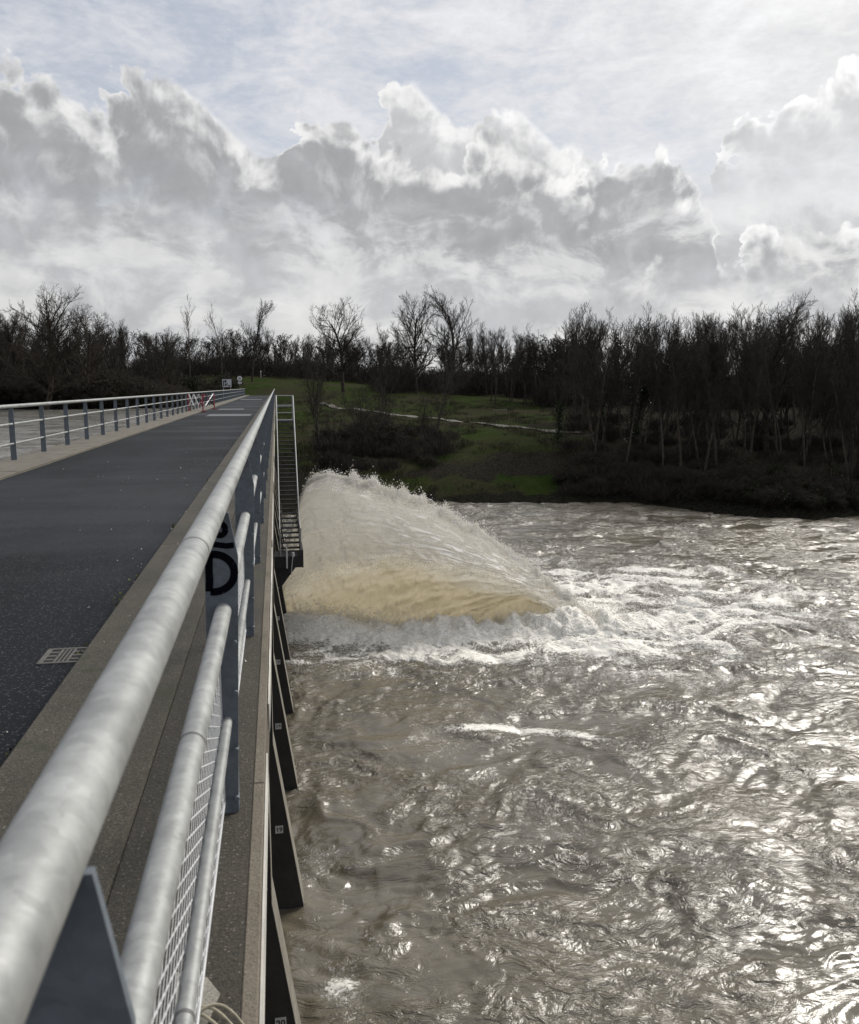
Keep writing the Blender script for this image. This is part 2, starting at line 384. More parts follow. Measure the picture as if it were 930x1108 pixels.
def gz(x, y):
    x = np.asarray(x, float); y = np.asarray(y, float)
    sh = np.broadcast(x, y).shape; x = np.broadcast_to(x, sh).ravel(); y = np.broadcast_to(y, sh).ravel()
    xc = np.clip(x, -300, 300)/_S; yc = np.clip(y, -100, 400)/_S
    out = np.zeros(len(x))
    for i in range(0, len(x), 20000):
        q = np.c_[xc[i:i+20000], yc[i:i+20000]]
        r2 = ((q[:, None]-_X[None])**2).sum(-1)
        out[i:i+20000] = _tps(r2) @ _w[:-3] + np.c_[np.ones(len(q)), q] @ _w[-3:]
    out = np.clip(out, -12.5, 8)
    z = out + .22*fbm(x/4.0, y/4.0, 3, 5) * sstep(-9.5, -8, out)
    # nothing may rise through the dam crest; the road ends on the bank
    k = sstep(6, 1.5, np.abs(x+2.6)-2.7)*sstep(158, 149, y)
    z = np.where(k > 0, np.minimum(z, z*(1-k) + np.minimum(z, -1.95)*k), z)
    k2 = sstep(9, 4, np.abs(x+2.6))*sstep(147, 149, y)*sstep(160, 150, y)
    z = z*(1-k2) + (-1.53)*k2
    return z.reshape(sh)

def graded(a, b, fine0, fine1, fine, growth=1.12):
    c = list(np.arange(fine0, fine1+1e-6, fine)); s = fine; x = c[-1]
    while x < b: s *= growth; x += s; c.append(min(x, b))
    s = fine; x = c[0]
    while x > a: s *= growth; x -= s; c.insert(0, max(x, a))
    return np.array(c)
def grid_mesh(name, xs, ys, zf, smooth=True):
    XX, YY = np.meshgrid(xs, ys); ZZ = zf(XX, YY)
    V = np.c_[XX.ravel(), YY.ravel(), ZZ.ravel()]
    nx, ny = len(xs), len(ys)
    i = (np.arange(ny-1)[:, None]*nx + np.arange(nx-1)[None]).ravel()
    return mesh_from_arrays(name, V, np.c_[i, i+1, i+nx+1, i+nx], smooth), XX, YY, ZZ
gxs = graded(-3000, 3000, -60, 80, 1.3); gys = graded(-400, 4000, 50, 200, 1.3)
gme, GX, GY, GZ = grid_mesh('ground', gxs, gys, gz)
n1 = fbm(GX/9, GY/9, 4, 21); n2 = fbm(GX/2.5, GY/2.5, 3, 31)
AZ = np.degrees(np.arctan2(GX, GY)); DI = np.hypot(GX, GY)
# grass cover: meadow beside the dam end, hill behind the road end, berm by the water; the wood floor is dead leaves
grass = np.clip(sstep(20.5, 15, AZ + 5*n1)*sstep(-6, -3, AZ), 0, 1)*sstep(-6.9, -5.2, GZ + .9*n1)
berm = sstep(-8.5, -8.1, GZ + .3*n2)*sstep(-7.1, -7.6, GZ + .3*n2)*sstep(5, 7, AZ)*sstep(20, 17, AZ + 3*n1)
lgrass = sstep(-2.2, -1.2, GZ)*sstep(-6, -9, AZ)*sstep(140, 128, DI + 8*n1)
strip = np.exp(-((GZ + 5.55 - .02*(AZ-12))/.28)**2)*sstep(8, 11, AZ)*sstep(20, 18, AZ)*.8
grass = np.clip(np.maximum.reduce([grass, berm, lgrass*.9, strip]), 0, 1)
litter = sstep(18, 23, AZ + 4*n1)*sstep(-7.0, -6.0, GZ)
litter = np.maximum(litter, .75*sstep(5, 8, AZ)*sstep(21, 18, AZ)*sstep(-7.6, -7.0, GZ))
fattr(gme, 'grass', grass); fattr(gme, 'litter', litter)
tr_pts = np.array([(7.5, 69.5), (12, 72.2), (16.1, 74.6), (20, 75.6), (24.3, 76.2), (28, 77.5)])
dmin = np.full(GX.shape, 1e9)
for (p_, q_) in zip(tr_pts[:-1], tr_pts[1:]):
    e_ = q_-p_; k_ = np.clip(((GX-p_[0])*e_[0]+(GY-p_[1])*e_[1])/(e_@e_), 0, 1); dmin = np.minimum(dmin, np.hypot(GX-p_[0]-k_*e_[0], GY-p_[1]-k_*e_[1]))
gme.attributes['grass'].data.foreach_set('value', np.maximum(grass, .85*sstep(1.8, .6, dmin)).astype(np.float32).ravel())
def mat_ground():
    m, t, b = material('ground_cover'); c = objco(t)
    a = t.noise(c, .45, 8, .72); f = t.noise(c, 5, 4, .7)
    g = t.mix(t.mr(a, .35, .65), (.016, .034, .005), (.034, .045, .011))
    g = t.mix(t.mr(t.noise(c, .11, 6, .65), .40, .62), g, (.036, .033, .019))
    soil = t.mix(t.mr(f, .35, .65), (.010, .010, .008), (.022, .021, .015))  # soil colour darkened to include the shade of the trees
    lit = t.mix(t.mr(f, .35, .65), (.016, .014, .010), (.036, .031, .023))
    col = t.mix(t.attr('litter'), soil, lit)
    gm = t.mr(t.m('ADD', t.attr('grass'), t.m('MULTIPLY', t.m('SUBTRACT', a, .5), .5)), .3, .6)
    col = t.mix(gm, col, g)
    col = t.v('SCALE', col, scale=t.mr(f, .25, .75, .6, 1.4, False))
    t.l.new(col, b.inputs['Base Color']); b.inputs['Roughness'].default_value = .95; b.inputs['Specular IOR Level'].default_value = .02
    t.l.new(t.bump(t.m('ADD', f, t.noise(c, 22, 3, .7)), .8, .15), b.inputs['Normal'])
    return m
gme.materials.append(mat_ground())
tag(link('ground', gme), kind='structure')

def ribbon(name, pts, wid, mat, lift=.05):
    pts = np.array(pts, float); P = []
    for i in range(len(pts)-1):
        for k in np.linspace(0, 1, 14, endpoint=False): P.append(pts[i]*(1-k)+pts[i+1]*k)
    P.append(pts[-1]); P = np.array(P); T = np.gradient(P, axis=0); T /= np.linalg.norm(T, axis=1)[:, None]; Nn = np.c_[-T[:, 1], T[:, 0]]
    V = []; F = []
    wv = wid*(1 + .25*fbm(np.arange(len(P))*.4, np.zeros(len(P))+.5, 2, 3))
    for s in (-1, -.33, .33, 1):
        q = P + Nn*(wv*s/2)[:, None]; V.append(np.c_[q, np.maximum(gz(q[:, 0], q[:, 1]), gz(P[:, 0], P[:, 1])-.1) + lift])
    n = len(P); V = np.concatenate(V)
    for a in range(3):
        for i in range(n-1): F.append((a*n+i, a*n+i+1, (a+1)*n+i+1, (a+1)*n+i))
    return tag(link(name, mesh_from_arrays(name, V, F, True), mat), kind='structure')
M['gravel'] = mat_concrete('pale_gravel', (.07, .064, .052), (.135, .123, .10), .7, .4, .5)
ribbon('footpath', [(6, 121), (7.9, 114.7), (13, 106), (19, 98.2), (23.5, 90.3), (27.2, 83.7), (30, 82.5)], 1.15, M['gravel'], .10)

# ------------------------------------------------------------------ river and reservoir
_hq = np.linspace(.3, 12.2, 60); _hw = .55 + 1.55*np.sin(np.pi*_hq/12.2)
_hd = np.array([.95, -.31])/np.hypot(.95, .31); HEM = np.c_[.10 + _hd[0]*_hq + _hd[1]*_hw, 33.4 + _hd[1]*_hq - _hd[0]*_hw]
def hem_distance(X, Y):
    d = np.full(X.shape, 99.0); qq = np.zeros(X.shape); near = (X < 24) & (Y > 16) & (Y < 46)
    xs, ys = X[near], Y[near]; best = np.full(xs.shape, 99.0); bq = np.zeros(xs.shape)
    for (hx, hy), q in zip(HEM, _hq):
        r = np.hypot(xs-hx, ys-hy); k = r < best; best[k] = r[k]; bq[k] = q
    d[near] = best; qq[near] = bq
    return d, qq
def water_height(X, Y, parts=False):
    # upwelling and swirl bend every pattern
    wx = 1.5*fbm(X/4.3, Y/4.3, 3, 41); wy = 1.5*fbm(X/4.3+9, Y/4.3, 3, 47)
    x = X + wx; y = Y + wy
    hd, hq = hem_distance(X, Y)
    fall = np.maximum(np.exp(-(((X-10.5)/8)**2 + ((Y-30.0)/6.0)**2)), .9*np.exp(-(((X-4.5)/6)**2 + ((Y-27.2)/2.6)**2)))
    right = sstep(2, 12, X)*sstep(34, 14, X)*np.exp(-((Y-34)/9.5)**2)
    boil = np.clip(fall + .75*right, 0, 1.2)
    h = .11*fbm(x/3.2, y/1.7, 3, 2)
    h += .036*ridged(x/1.7, y/.66, 3, 12)*(.6 + .8*sstep(-.4, .5, fbm(X/7, Y/7, 2, 77)))
    h += .017*ridged(x/.80+wy, y/.30, 3, 22)*(.35 + .9*sstep(-.3, .4, fbm(X/5.2, Y/4.4, 2, 91)))
    h += boil*(.075*ridged(x/1.05, y/.7, 4, 32) + .10*fbm(x/2.1, y/1.5, 3, 35))
    # foam mound right under the jet and the crest where it lands
    mound = np.exp(-(((X-1.3)/1.9)**2 + ((Y-30.9+.35*X)/1.5)**2))
    land = np.exp(-(((X-9.3)/3.2)**2 + ((Y-29.3)/1.3)**2))
    skirt = np.exp(-(((X-5.6)/3.2)**2 + ((Y-28.7)/1.2)**2))
    lump = .75 + .55*ridged(X/.9, Y/.8, 3, 52)
    h += (.55*mound*(.8+.2*lump) + .26*land*lump) + .10*skirt*lump
    h += .23*np.exp(-(hd/.8)**2)*np.clip(lump, .1, 1.5)*sstep(2.0, 6.0, hq)
    if not parts: return h
    foam = .95*np.clip(1.15*mound + 1.1*land + 1.0*skirt, 0, 1.2)
    streak = fbm(x/2.2, y/1.1, 4, 62)
    foam = np.maximum(foam, np.clip(boil, 0, 1)*.50 + .46*streak*np.clip(boil*1.4, 0, 1))
    foam = np.maximum(foam, 1.0*np.exp(-(hd/1.3)**2))
    foam = np.maximum(foam, (.60 + .3*streak)*np.exp(-(hd/4.2)**2))
    rim = sstep(.10, .0, np.abs(fbm(x/3.2, y/2.0, 3, 71)))*sstep(.0, .5, fbm(X/9, Y/9, 2, 73))
    foam = np.maximum(foam, .34*rim*sstep(45, 12, Y))
    # a floating foam streak in mid river
    st = np.exp(-((Y-20.6+.32*(X-5.0)-.25*np.sin(X*1.3))/.33)**2)*np.exp(-((X-6.1)/1.9)**2)
    foam = np.maximum(foam, 1.15*st*(.8+.6*streak))
    st2 = np.exp(-((Y-11.6)/.35)**2)*np.exp(-((X-.75)/.35)**2)
    foam = np.maximum(foam, .7*st2)
    foam = np.maximum(foam, .27*sstep(.1, .6, streak)*sstep(60, 20, Y))
    crest = sstep(.05, .22, h)*.25
    return h, np.clip(foam + crest*np.clip(boil+.15, 0, 1), 0, 1)
wxs = np.concatenate([np.arange(-1.2, 9, .06), np.array(graded(9, 400, 9, 26, .085, 1.06))])
wys = [9.0]
while wys[-1] < 75: wys.append(wys[-1] + max(.05, .0048*wys[-1]))
wys = np.concatenate([graded(-300, 8.9, 6, 8.9, .3, 1.2), np.array(wys)])
wxs = np.unique(np.round(wxs, 4)); wys = np.unique(np.round(wys, 4))
XX, YY = np.meshgrid(wxs, wys); HH, FO = water_height(XX, YY, True)
wme, _, _, _ = grid_mesh('river_water', wxs, wys, lambda a, b_: WL + HH)
fattr(wme, 'foam', FO)
def mat_water(name, col, foam=True, bumps=1.0):
    m, t, b = material(name); c = objco(t)
    warp = t.v('SCALE', t.v('SUBTRACT', t.noise(c, .7, 3, .5, color=True), (.5, .5, .5)), scale=1.1)
    cw = t.v('ADD', c, warp)
    h = t.noise(scl(t, cw, (1, 2.2, 1)), 1.7, 5, .52, 1.1)
    h2 = t.noise(scl(t, cw, (1, 2.4, 1)), 8.0, 3, .55, .6)
    big = t.noise(c, .22, 4, .55)
    base = t.mix(t.mr(big, .35, .65), tuple(v*.82 for v in col), tuple(v*1.15 for v in col))
    b.inputs['IOR'].default_value = 1.45; b.inputs['Specular IOR Level'].default_value = .8
    hh = t.m('ADD', h, t.m('MULTIPLY', h2, .16))
    if foam:
        fa = t.attr('foam')
        lace = t.voro(t.v('ADD', cw, t.v('SCALE', t.noise(c, 5, 3, .6, color=True), scale=.35)), 2.6, 'DISTANCE_TO_EDGE', 2.0, .6)
        speck = t.noise(cw, 13, 5, .72)
        lacem = t.mr(lace, .16, .0)
        v = t.m('ADD', fa, t.m('ADD', t.m('MULTIPLY', t.m('SUBTRACT', speck, .5), 1.25), t.m('MULTIPLY', lacem, .2)))
        fm = t.mr(v, .42, .78)
        fcol = t.mix(t.mr(speck, .3, .7), (.60, .565, .49), (.88, .87, .83))
        t.l.new(t.mix(fm, base, fcol), b.inputs['Base Color'])
        t.l.new(t.m('ADD', .145, t.m('MULTIPLY', fm, .55)), b.inputs['Roughness'])
        hh = t.m('ADD', hh, t.m('MULTIPLY', fm, .5))
    else:
        t.l.new(base, b.inputs['Base Color']); b.inputs['Roughness'].default_value = .10
    calm = t.mr(t.noise(c, .33, 3, .55, .6), .38, .62, .25, 1.3)
    hh = t.m('MULTIPLY', hh, calm)
    t.l.new(t.bump(hh, 1.0*bumps, .13), b.inputs['Normal'])
    return m
wme.materials.append(mat_water('muddy_river', (.125, .109, .080)))
tag(link('river_water', wme), kind='structure')
rx_, ry_ = graded(-400, -5.1, -60, -5.1, .5, 1.15), graded(-200, 160, 5, 150, .6, 1.15)
rme, _, _, _ = grid_mesh('reservoir_water', rx_, ry_, lambda X, Y: RL + .04*ridged(X/2.2, Y/1.2, 3, 5) + .012*fbm(X/.9, Y/.9, 2, 8))
rme.materials.append(mat_water('muddy_reservoir', (.21, .20, .175), False, .5))
tag(link('reservoir_water', rme), kind='structure')

# ------------------------------------------------------------------ dam crest: road, kerbs, dam body
ZR, ZK = -1.48, -1.42
Y0, Y1 = -12.0, 148.0
def strip_grid(name, x0, x1, z, mat, y0=Y0, y1=Y1, nx=6, ny=260):
    me, *_ = grid_mesh(name, np.linspace(x0, x1, nx), np.linspace(y0, y1, ny), lambda X, Y: z + .006*fbm(X/1.3, Y/3.0, 2, 9))
    me.materials.append(mat); return tag(link(name, me), kind='structure')
strip_grid('road', -4.37, -1.06, ZR, M['asphalt'])
for i, (ya, yb, xa, xb) in enumerate([(44.6, 47.6, -3.5, -1.3), (57, 59.5, -3.7, -2.1), (99, 104, -4, -1.6)]):
    strip_grid('road_damp_patch', xa, xb, ZR+.012, M['wet'], ya, yb, 4, 12)
# kerb stones with joints
kb = MB(); y = -16.0
while y < Y1:
    kb.box(-1.068, -.500, y+.0015, y+7.9985, ZR-.25, ZK + random.uniform(-.002, .002), .014); y += 8.0
tag(kb.build('kerb_right', M['kerb']), kind='structure')
kb = MB(); y = -16.0
while y < Y1:
    kb.box(-.4985, -.1165, y+.001, y+7.999, ZR-.25, ZK-.004 + random.uniform(-.001, .001), .002); y += 8.0
tag(kb.build('pavement_right', M['coping']), kind='structure')
kb = MB(); y = Y0
while y < Y1:
    kb.box(-.116, -.076, y+.0015, y+2.9985, ZR-.25, ZK-.001 + random.uniform(-.0015, .0015), .004); y += 3.0
tag(kb.build('kerb_edge', M['lip']), kind='structure')
kb = MB(); y = Y0
while y < Y1:
    kb.box(-5.32, -4.352, y+.004, y+2.496, ZR-.25, ZK + random.uniform(-.004, .004), .014); y += 2.5
tag(kb.build('kerb_left', M['left_kerb']), kind='structure')

dam = empty('dam', (0, 0, 0), 0, 'long dark concrete dam carrying the road, row of sloping numbered piers above the river', 'dam')
d = MB(); d.box(-5.30, -.088, Y0, Y1, -2.05, ZR-.27); d.build('deck_slab', M['dam'], dam)
d = MB(); d.prism_y([(-5.2, -13), (-1.0, -13), (-1.0, -2.06), (-5.2, -2.06)], Y0, Y1); d.build('wall', M['dam'], dam)
# piers: upright upper edge, sloping foot
PS, PY0 = 4.46, 9.17
pier_poly = [(-4.9, -12.5), (.80, -12.5), (.252, -8.8), (-.20, -5.80), (-.205, -2.07), (-4.9, -2.07)]
text_mesh = {}
def text(s, size):
    if s in text_mesh: return text_mesh[s]
    cu = bpy.data.curves.new('text', 'FONT'); cu.body = s; cu.size = size; cu.align_x = 'CENTER'; cu.align_y = 'CENTER'; cu.offset = .0025
    o = bpy.data.objects.new('text', cu); COL.objects.link(o); dg = bpy.context.evaluated_depsgraph_get()
    me = bpy.data.meshes.new_from_object(o.evaluated_get(dg)); bpy.data.objects.remove(o); me.materials.clear(); me.materials.append(M['ink']); text_mesh[s] = me
    return me
M['edge'] = mat_concrete('sunlit_pier_edge', (.16, .145, .12), (.30, .28, .235), 1.5, .4, .6)  # paler concrete that paints the sun on the pier edges
pier_me = None
for k in range(-1, 13):
    yk = PY0 + PS*k; num = 20 - k
    if pier_me is None:
        d = MB(); d.prism_y(pier_poly, 0, .55); pb = d.build('pier', M['dam'], dam); pier_me = pb.data
        d = MB()   # pale strip along the outer edge, sunlight painted into its colour
        for (a, b_) in (((-.203, -2.08), (-.198, -5.80)), ((-.198, -5.80), (.254, -8.8))):
            d.prism_y([(a[0], a[1]), (b_[0], b_[1]), (b_[0]+.009, b_[1]), (a[0]+.009, a[1])], .0-.004, .56)
        lit_edge_me = d.build('pier_lit_edge', M['edge'], pb).data
        lit_edge = lit_edge_me
    else:
        pb = bpy.data.objects.new('pier', pier_me); COL.objects.link(pb); pb.parent = dam
        no = bpy.data.objects.new('pier_lit_edge', lit_edge_me); COL.objects.link(no); no.parent = pb
    pb.location = (0, yk, 0)
    if num > 9:
        d = MB(); d.box(-.065, .065, -.012, -.001, -.065, .065)
        pl = d.build('number_plate', M['plate'], pb, (-.128, 0, -7.30))
        tm = text(str(num), .105).copy()
        tx = link('number', tm, None, pl, (0, -.0145, -.004)); 
        # sub-part depth limit: merge lettering into the plate mesh
        tx.rotation_euler = (R(90), 0, 0)
        import bmesh
        bm = bmesh.new(); bm.from_mesh(pl.data); n0 = len(bm.faces)
        tm.transform(tx.matrix_basis); bm.from_mesh(tm)
        for f in list(bm.faces)[n0:] if False else bm.faces[n0:] if hasattr(bm.faces, 'ensure_lookup_table') and not bm.faces.ensure_lookup_table() else []: f.material_index = 1
        bm.to_mesh(pl.data); bm.free(); pl.data.materials.append(M['ink']); bpy.data.objects.remove(tx)
# pale strips along the outer face of the deck
for (ya, yb, dx) in ((.6, 3.35, .0), (3.9, 7.9, .004), (8.3, 12.0, .0), (13.5, 17.0, .003), (18.5, 27, .0), (30, 41, .002), (44, 60, .0)):
    d = MB(); d.box(-.0745+dx*.5, -.0685+dx*.5, ya, yb, -1.60, -1.462); d.build('edge_strip', M['pale_strip'], dam)

# ------------------------------------------------------------------ railings
ZT = -.38
def rail_part(name, x, z, r, root, mat, y0, y1, joint0, step=6.0):
    b_ = MB(); ys = [y0] + list(np.arange(y0+2, y1, 4.0)) + [y1]
    b_.tube([(x, yy, z) for yy in ys], r, 24); n0 = len(b_.f); yy = joint0
    while yy < y1: b_.tube([(x, yy-.005, z), (x, yy+.005, z)], r*1.02, 24, False); yy += step
    o = b_.build(name, mat, root); o.data.materials.append(M['joint'])
    mi = np.zeros(len(b_.f), np.int32); mi[n0:] = 1; o.data.polygons.foreach_set('material_index', mi)
    return o
M['joint'] = mat_plain('joint_seam', (.10,.10,.10), .6)
rr = empty('railing', (0, 0, 0), 0, 'close galvanised railing with wire mesh infill on the river side of the road', 'railing')
RX = -.197
for nm, x, z, r, j0 in (('top_rail', RX, ZT, .0355, 2.02), ('middle_rail', -.186, -.722, .0265, 1.72), ('lower_rail', -.186, -1.10, .0165, 1.42)):
    rail_part(nm, x, z, r, rr, M['rail'], -2, Y1-.2, j0)
PP = 2.1; PYS = [.70 + PP*i for i in range(-1, 70)]
post_poly = [(-.252, -1.43), (-.160, -1.43), (-.134, -.545), (-.160, ZT-.02), (-.232, ZT-.02), (-.240, -.545)]
d = MB(); d.prism_y(post_poly, 0, .012)
for zz in (-.83, -1.0, -1.2, -1.37): d.tube([(-.163+.02*(-zz-1.4)*-.8, -.016, zz), (-.163+.02*(-zz-1.4)*-.8, .02, zz)], .0085, 8)
post0 = d.build('post', M['post'], rr); post0.location = (0, PYS[0], 0)
d = MB(); d.box(-.165, -.158, .012, .07, -1.43, -.62); pf0 = d.build('post_flange', M['post'], post0)
# woven panel
d = MB(); L = PP-.05; zt, zb = -.745, -1.375; sl = .41; sp = .036; wr = .0018
def wire(y0_, z0_, y1_, z1_, x, wr):
    n_ = np.array([-(z1_-z0_), (y1_-y0_)]); n_ = n_/np.linalg.norm(n_)*wr
    a = [(x-wr, y0_, z0_), (x, y0_+n_[0], z0_+n_[1]), (x+wr, y0_, z0_), (x, y0_-n_[0], z0_-n_[1])]
    b_ = [(x-wr, y1_, z1_), (x, y1_+n_[0], z1_+n_[1]), (x+wr, y1_, z1_), (x, y1_-n_[0], z1_-n_[1])]
    d.add(a+b_, [(i, (i+1) % 4, (i+1) % 4+4, i+4) for i in range(4)])
c = zb - sl*L
while c < zt + sl*L:
    for sgn in (1, -1):
        # z = c + sgn*sl*y
        ya, yb = 0.0, L
        za, zb_ = c + sgn*sl*ya, c + sgn*sl*yb
        ylo, yhi = sorted(((zb-c)/(sgn*sl), (zt-c)/(sgn*sl))); ya = max(0, ylo); yb = min(L, yhi)
        if yb > ya + .01: wire(ya, c+sgn*sl*ya, yb, c+sgn*sl*yb, -.2050 + .0010*sgn, .0007 if sgn > 0 else .0022)
    c += sp
for zz in (zt, zb): d.tube([(-.2035, 0, zz), (-.2035, L, zz)], .0042, 6)
for yy in (0, L): d.tube([(-.2035, yy, zb), (-.2035, yy, zt)], .0042, 6)
pan0 = d.build('mesh_panel', M['wire'], rr); pan0.location = (0, PYS[0]+.03, 0)
KIDS[post0.name] = [pf0]
third = None
for i, yy in enumerate(PYS[1:]):
    c_ = copy_tree(post0, rr); c_.location = (0, yy, 0)
    if i == 1: third = c_
    c_ = copy_tree(pan0, rr); c_.location = (0, yy+.03, 0)
third['label'] = 'post with black spray paint scrawl'
def stroke(pts, wdt):
    b_ = MB(); P = np.array(pts, float); T = np.gradient(P, axis=0); T /= np.linalg.norm(T, axis=1)[:, None]; N_ = np.c_[-T[:, 1], T[:, 0]]
    a, c2 = P + N_*wdt/2, P - N_*wdt/2
    vs = [(p[0], -.0012, p[1]) for p in a] + [(p[0], -.0012, p[1]) for p in c2]; n = len(P)
    b_.add(vs, [(i, i+1, n+i+1, n+i) for i in range(n-1)]); return b_
g = MB()
def arc(cx, cz, rx, rz, a0, a1, n=24): return [(cx+rx*math.cos(R(a0+(a1-a0)*i/n)), cz+rz*math.sin(R(a0+(a1-a0)*i/n))) for i in range(n+1)]
for pts, wd in ((arc(-.188, -.455, .017, .019, 0, 360), .019), ([(-.228, -.498), (-.20, -.504), (-.17, -.509), (-.146, -.507)], .019),
                (arc(-.213, -.597, .066, .062, 100, -100), .025), ([(-.224, -.535), (-.227, -.58), (-.226, -.62), (-.229, -.657)], .024)):
    s_ = stroke(pts, wd); g.add(s_.v, s_.f)
g.build('graffiti', M['graffiti'], third)

lr = empty('railing', (0, 0, 0), 0, 'far galvanised railing of three pipes on flat posts on the reservoir side of the road', 'railing')
LX = -5.07
for nm, x, z, r, j0 in (('top_rail', LX, ZT, .038, 3.0), ('middle_rail', LX+.01, -.722, .024, 2.0), ('lower_rail', LX+.015, -1.10, .0195, 2.5)):
    rail_part(nm, x, z, r, lr, M['rail'], -2, Y1-.2, j0)
d = MB(); d.prism_y([(LX-.055, -1.43), (LX+.055, -1.43), (LX+.05, -.545), (LX+.035, ZT-.02), (LX-.035, ZT-.02), (LX-.05, -.545)], 0, .014)
lp0 = d.build('post', M['post'], lr)
d = MB(); d.box(LX-.07, LX+.07, -.05, .06, -1.432, -1.418, .003); lb0 = d.build('base_plate', M['post'], lp0)
KIDS[lp0.name] = [lb0]
LPY = [17.92-2.22*8 + 2.22*i for i in range(0, 67)]
lp0.location = (0, LPY[0], 0)
for yy in LPY[1:]:
    if yy < Y1: copy_tree(lp0, lr).location = (0, yy, 0)
    
# ------------------------------------------------------------------ small things on the crest
gr = empty('drain_grate', (-1.19, 4.89, ZR), 0, 'small cast iron gully grate in the asphalt against the right kerb', 'drain')
d = MB(); d.box(-.105, .105, -.125, .125, -.03, .0015); d.build('pit', M['black'], gr)  # solid black block, stands for the shade down the gully
d = MB()
for (a, b_, c_, e_) in ((-.118, .118, -.138, -.115), (-.118, .118, .115, .138), (-.118, -.09, -.115, .115), (.09, .118, -.115, .115), (-.040, -.026, -.115, .115), (.026, .040, -.115, .115)):
    d.box(a, b_, c_, e_, -.01, .005, .002)
d.build('frame', M['grate'], gr)
d = MB()
for yy in (-.07, -.005, .06):
    for xx in (-.066, .066): d.box(xx-.022, xx+.022, yy-.011, yy+.011, -.01, .004)
for xx in (-.010, .012): d.box(xx-.005, xx+.005, -.113, .113, -.01, .004)
d.build('bars', M['grate'], gr).name = 'grid'

# red and white folding barrier on the left kerb
br = empty('folding_barrier', (-4.45, 52.5, ZR), R(0), 'red and white folding lattice barrier standing by the left railing', 'barrier')
for xx, yy, z0 in ((-.66, .5, .06), (.22, -.2, 0), (.62, 3.4, .05)):
    d = MB(); d.tube([(xx, yy, z0), (xx, yy, 1.06)], .035, 8); d.box(xx-.16, xx+.16, yy-.04, yy+.04, z0, z0+.05); d.build('upright', M['red'], br)
nx_ = 4; xs_ = np.linspace(-.62, .60, nx_+1); ys_ = np.interp(xs_, [-.66, .22, .62], [.5, -.2, 3.4])
for i in range(nx_):
    for sgn in (0, 1):
        za, zb2 = (.34, 1.04) if sgn == 0 else (1.04, .34)
        d = MB(); off = -.03 if sgn else -.06
        p0 = np.array([xs_[i], ys_[i]+off, za]); p1 = np.array([xs_[i+1], ys_[i+1]+off, zb2]); n_ = np.array([.0, 0, .045])
        sd_ = np.array([.035, 0, 0])
        d.add([p0-sd_, p0+sd_, p1+sd_, p1-sd_, p0-sd_+[0, .02, 0], p0+sd_+[0, .02, 0], p1+sd_+[0, .02, 0], p1-sd_+[0, .02, 0]],
              [(0, 1, 2, 3), (7, 6, 5, 4), (0, 4, 5, 1), (1, 5, 6, 2), (2, 6, 7, 3), (3, 7, 4, 0)])
        d.build('lattice_slat', M['red'] if (i == 2 and sgn == 0) or (i == 3 and sgn == 1) else M['white'], br)

# signs at the far end
sg = empty('information_board', (-8.1, 150.5, float(gz(-8.1, 150.5))-.1), 0, 'pale square information board on two posts beyond the end of the left railing', 'sign')
zb0 = -.08 - sg.location.z
for xx in (-.6, .6): d = MB(); d.tube([(xx, .05, 0), (xx, .05, zb0+1.35)], .05, 8); d.build('post', M['signgrey'], sg)
d = MB(); d.box(-.75, .75, -.03, .02, zb0, zb0+1.3); bd = d.build('board', M['board'], sg)
d = MB()
for (a, b_, c_, e_) in ((-.62, -.45, .1, 1.1), (-.38, -.05, .75, 1.15), (-.3, -.1, .15, .6), (-.05, .12, .3, .62), (.2, .6, .1, .3)): d.box(a, b_, -.036, -.031, zb0+c_, zb0+e_)
d.build('printed_panel', M['dark_steel'], bd)
rs = empty('road_sign', (-5.95, 150.0, float(gz(-5.95, 150.0))-.1), 0, 'round sign over a small plate on a thin pole at the road end', 'sign')
zz0 = -rs.location.z
d = MB(); d.tube([(0, 0, 0), (0, 0, zz0+1.75)], .035, 8); d.build('pole', M['signgrey'], rs)
d = MB(); d.tube([(0, -.06, zz0+1.35), (0, -.04, zz0+1.35)], .40, 24); disc = d.build('disc', M['white'], rs)
d = MB(); d.tube([(0, -.064, zz0+1.35), (0, -.061, zz0+1.35)], .26, 20); d.build('dark_centre', M['signgrey'], disc)
d = MB(); d.box(-.3, .3, -.06, -.04, zz0+.45, zz0+.80); d.build('plate', M['board'], rs)
gp = empty('marker_post', (-3.0, 186, float(gz(-3.0, 186))-.1), 0, 'thin pale marker post on top of the grass slope beyond the road', 'post')
d = MB(); d.tube([(0, 0, 0), (0, 0, 1.3)], .11, 8); d.build('shaft', M['signgrey'], gp); d = MB(); d.tube([(0, 0, 1.3), (0, 0, 1.5)], [.11, .02], 8); d.build('cap', M['white'], gp)
# picnic table
bx_, by_ = 28.0, 106.4
pt = empty('picnic_table', (bx_, by_, float(gz(bx_, by_))-.02), R(-15), 'wooden picnic table with two benches alone on the meadow', 'picnic table')
d = MB(); d.box(-.9, .9, -.38, .38, .72, .78); d.build('table_top', M['wood'], pt)
for s in (-1, 1):
    d = MB(); d.box(-.9, .9, s*.75-.14, s*.75+.14, .43, .48); d.build('bench_seat', M['wood'], pt)
    d = MB(); d.box(s*.6-.04, s*.6+.04, -.85, .85, .36, .43); d.prism_y([(s*.6-.05, -.05), (s*.6+.05, -.05), (s*.6+.05, .72), (s*.6-.05, .72)], -.45, -.33); d.prism_y([(s*.6-.05, -.05), (s*.6+.05, -.05), (s*.6+.05, .72), (s*.6-.05, .72)], .33, .45); d.build('leg_frame', M['wood'], pt)

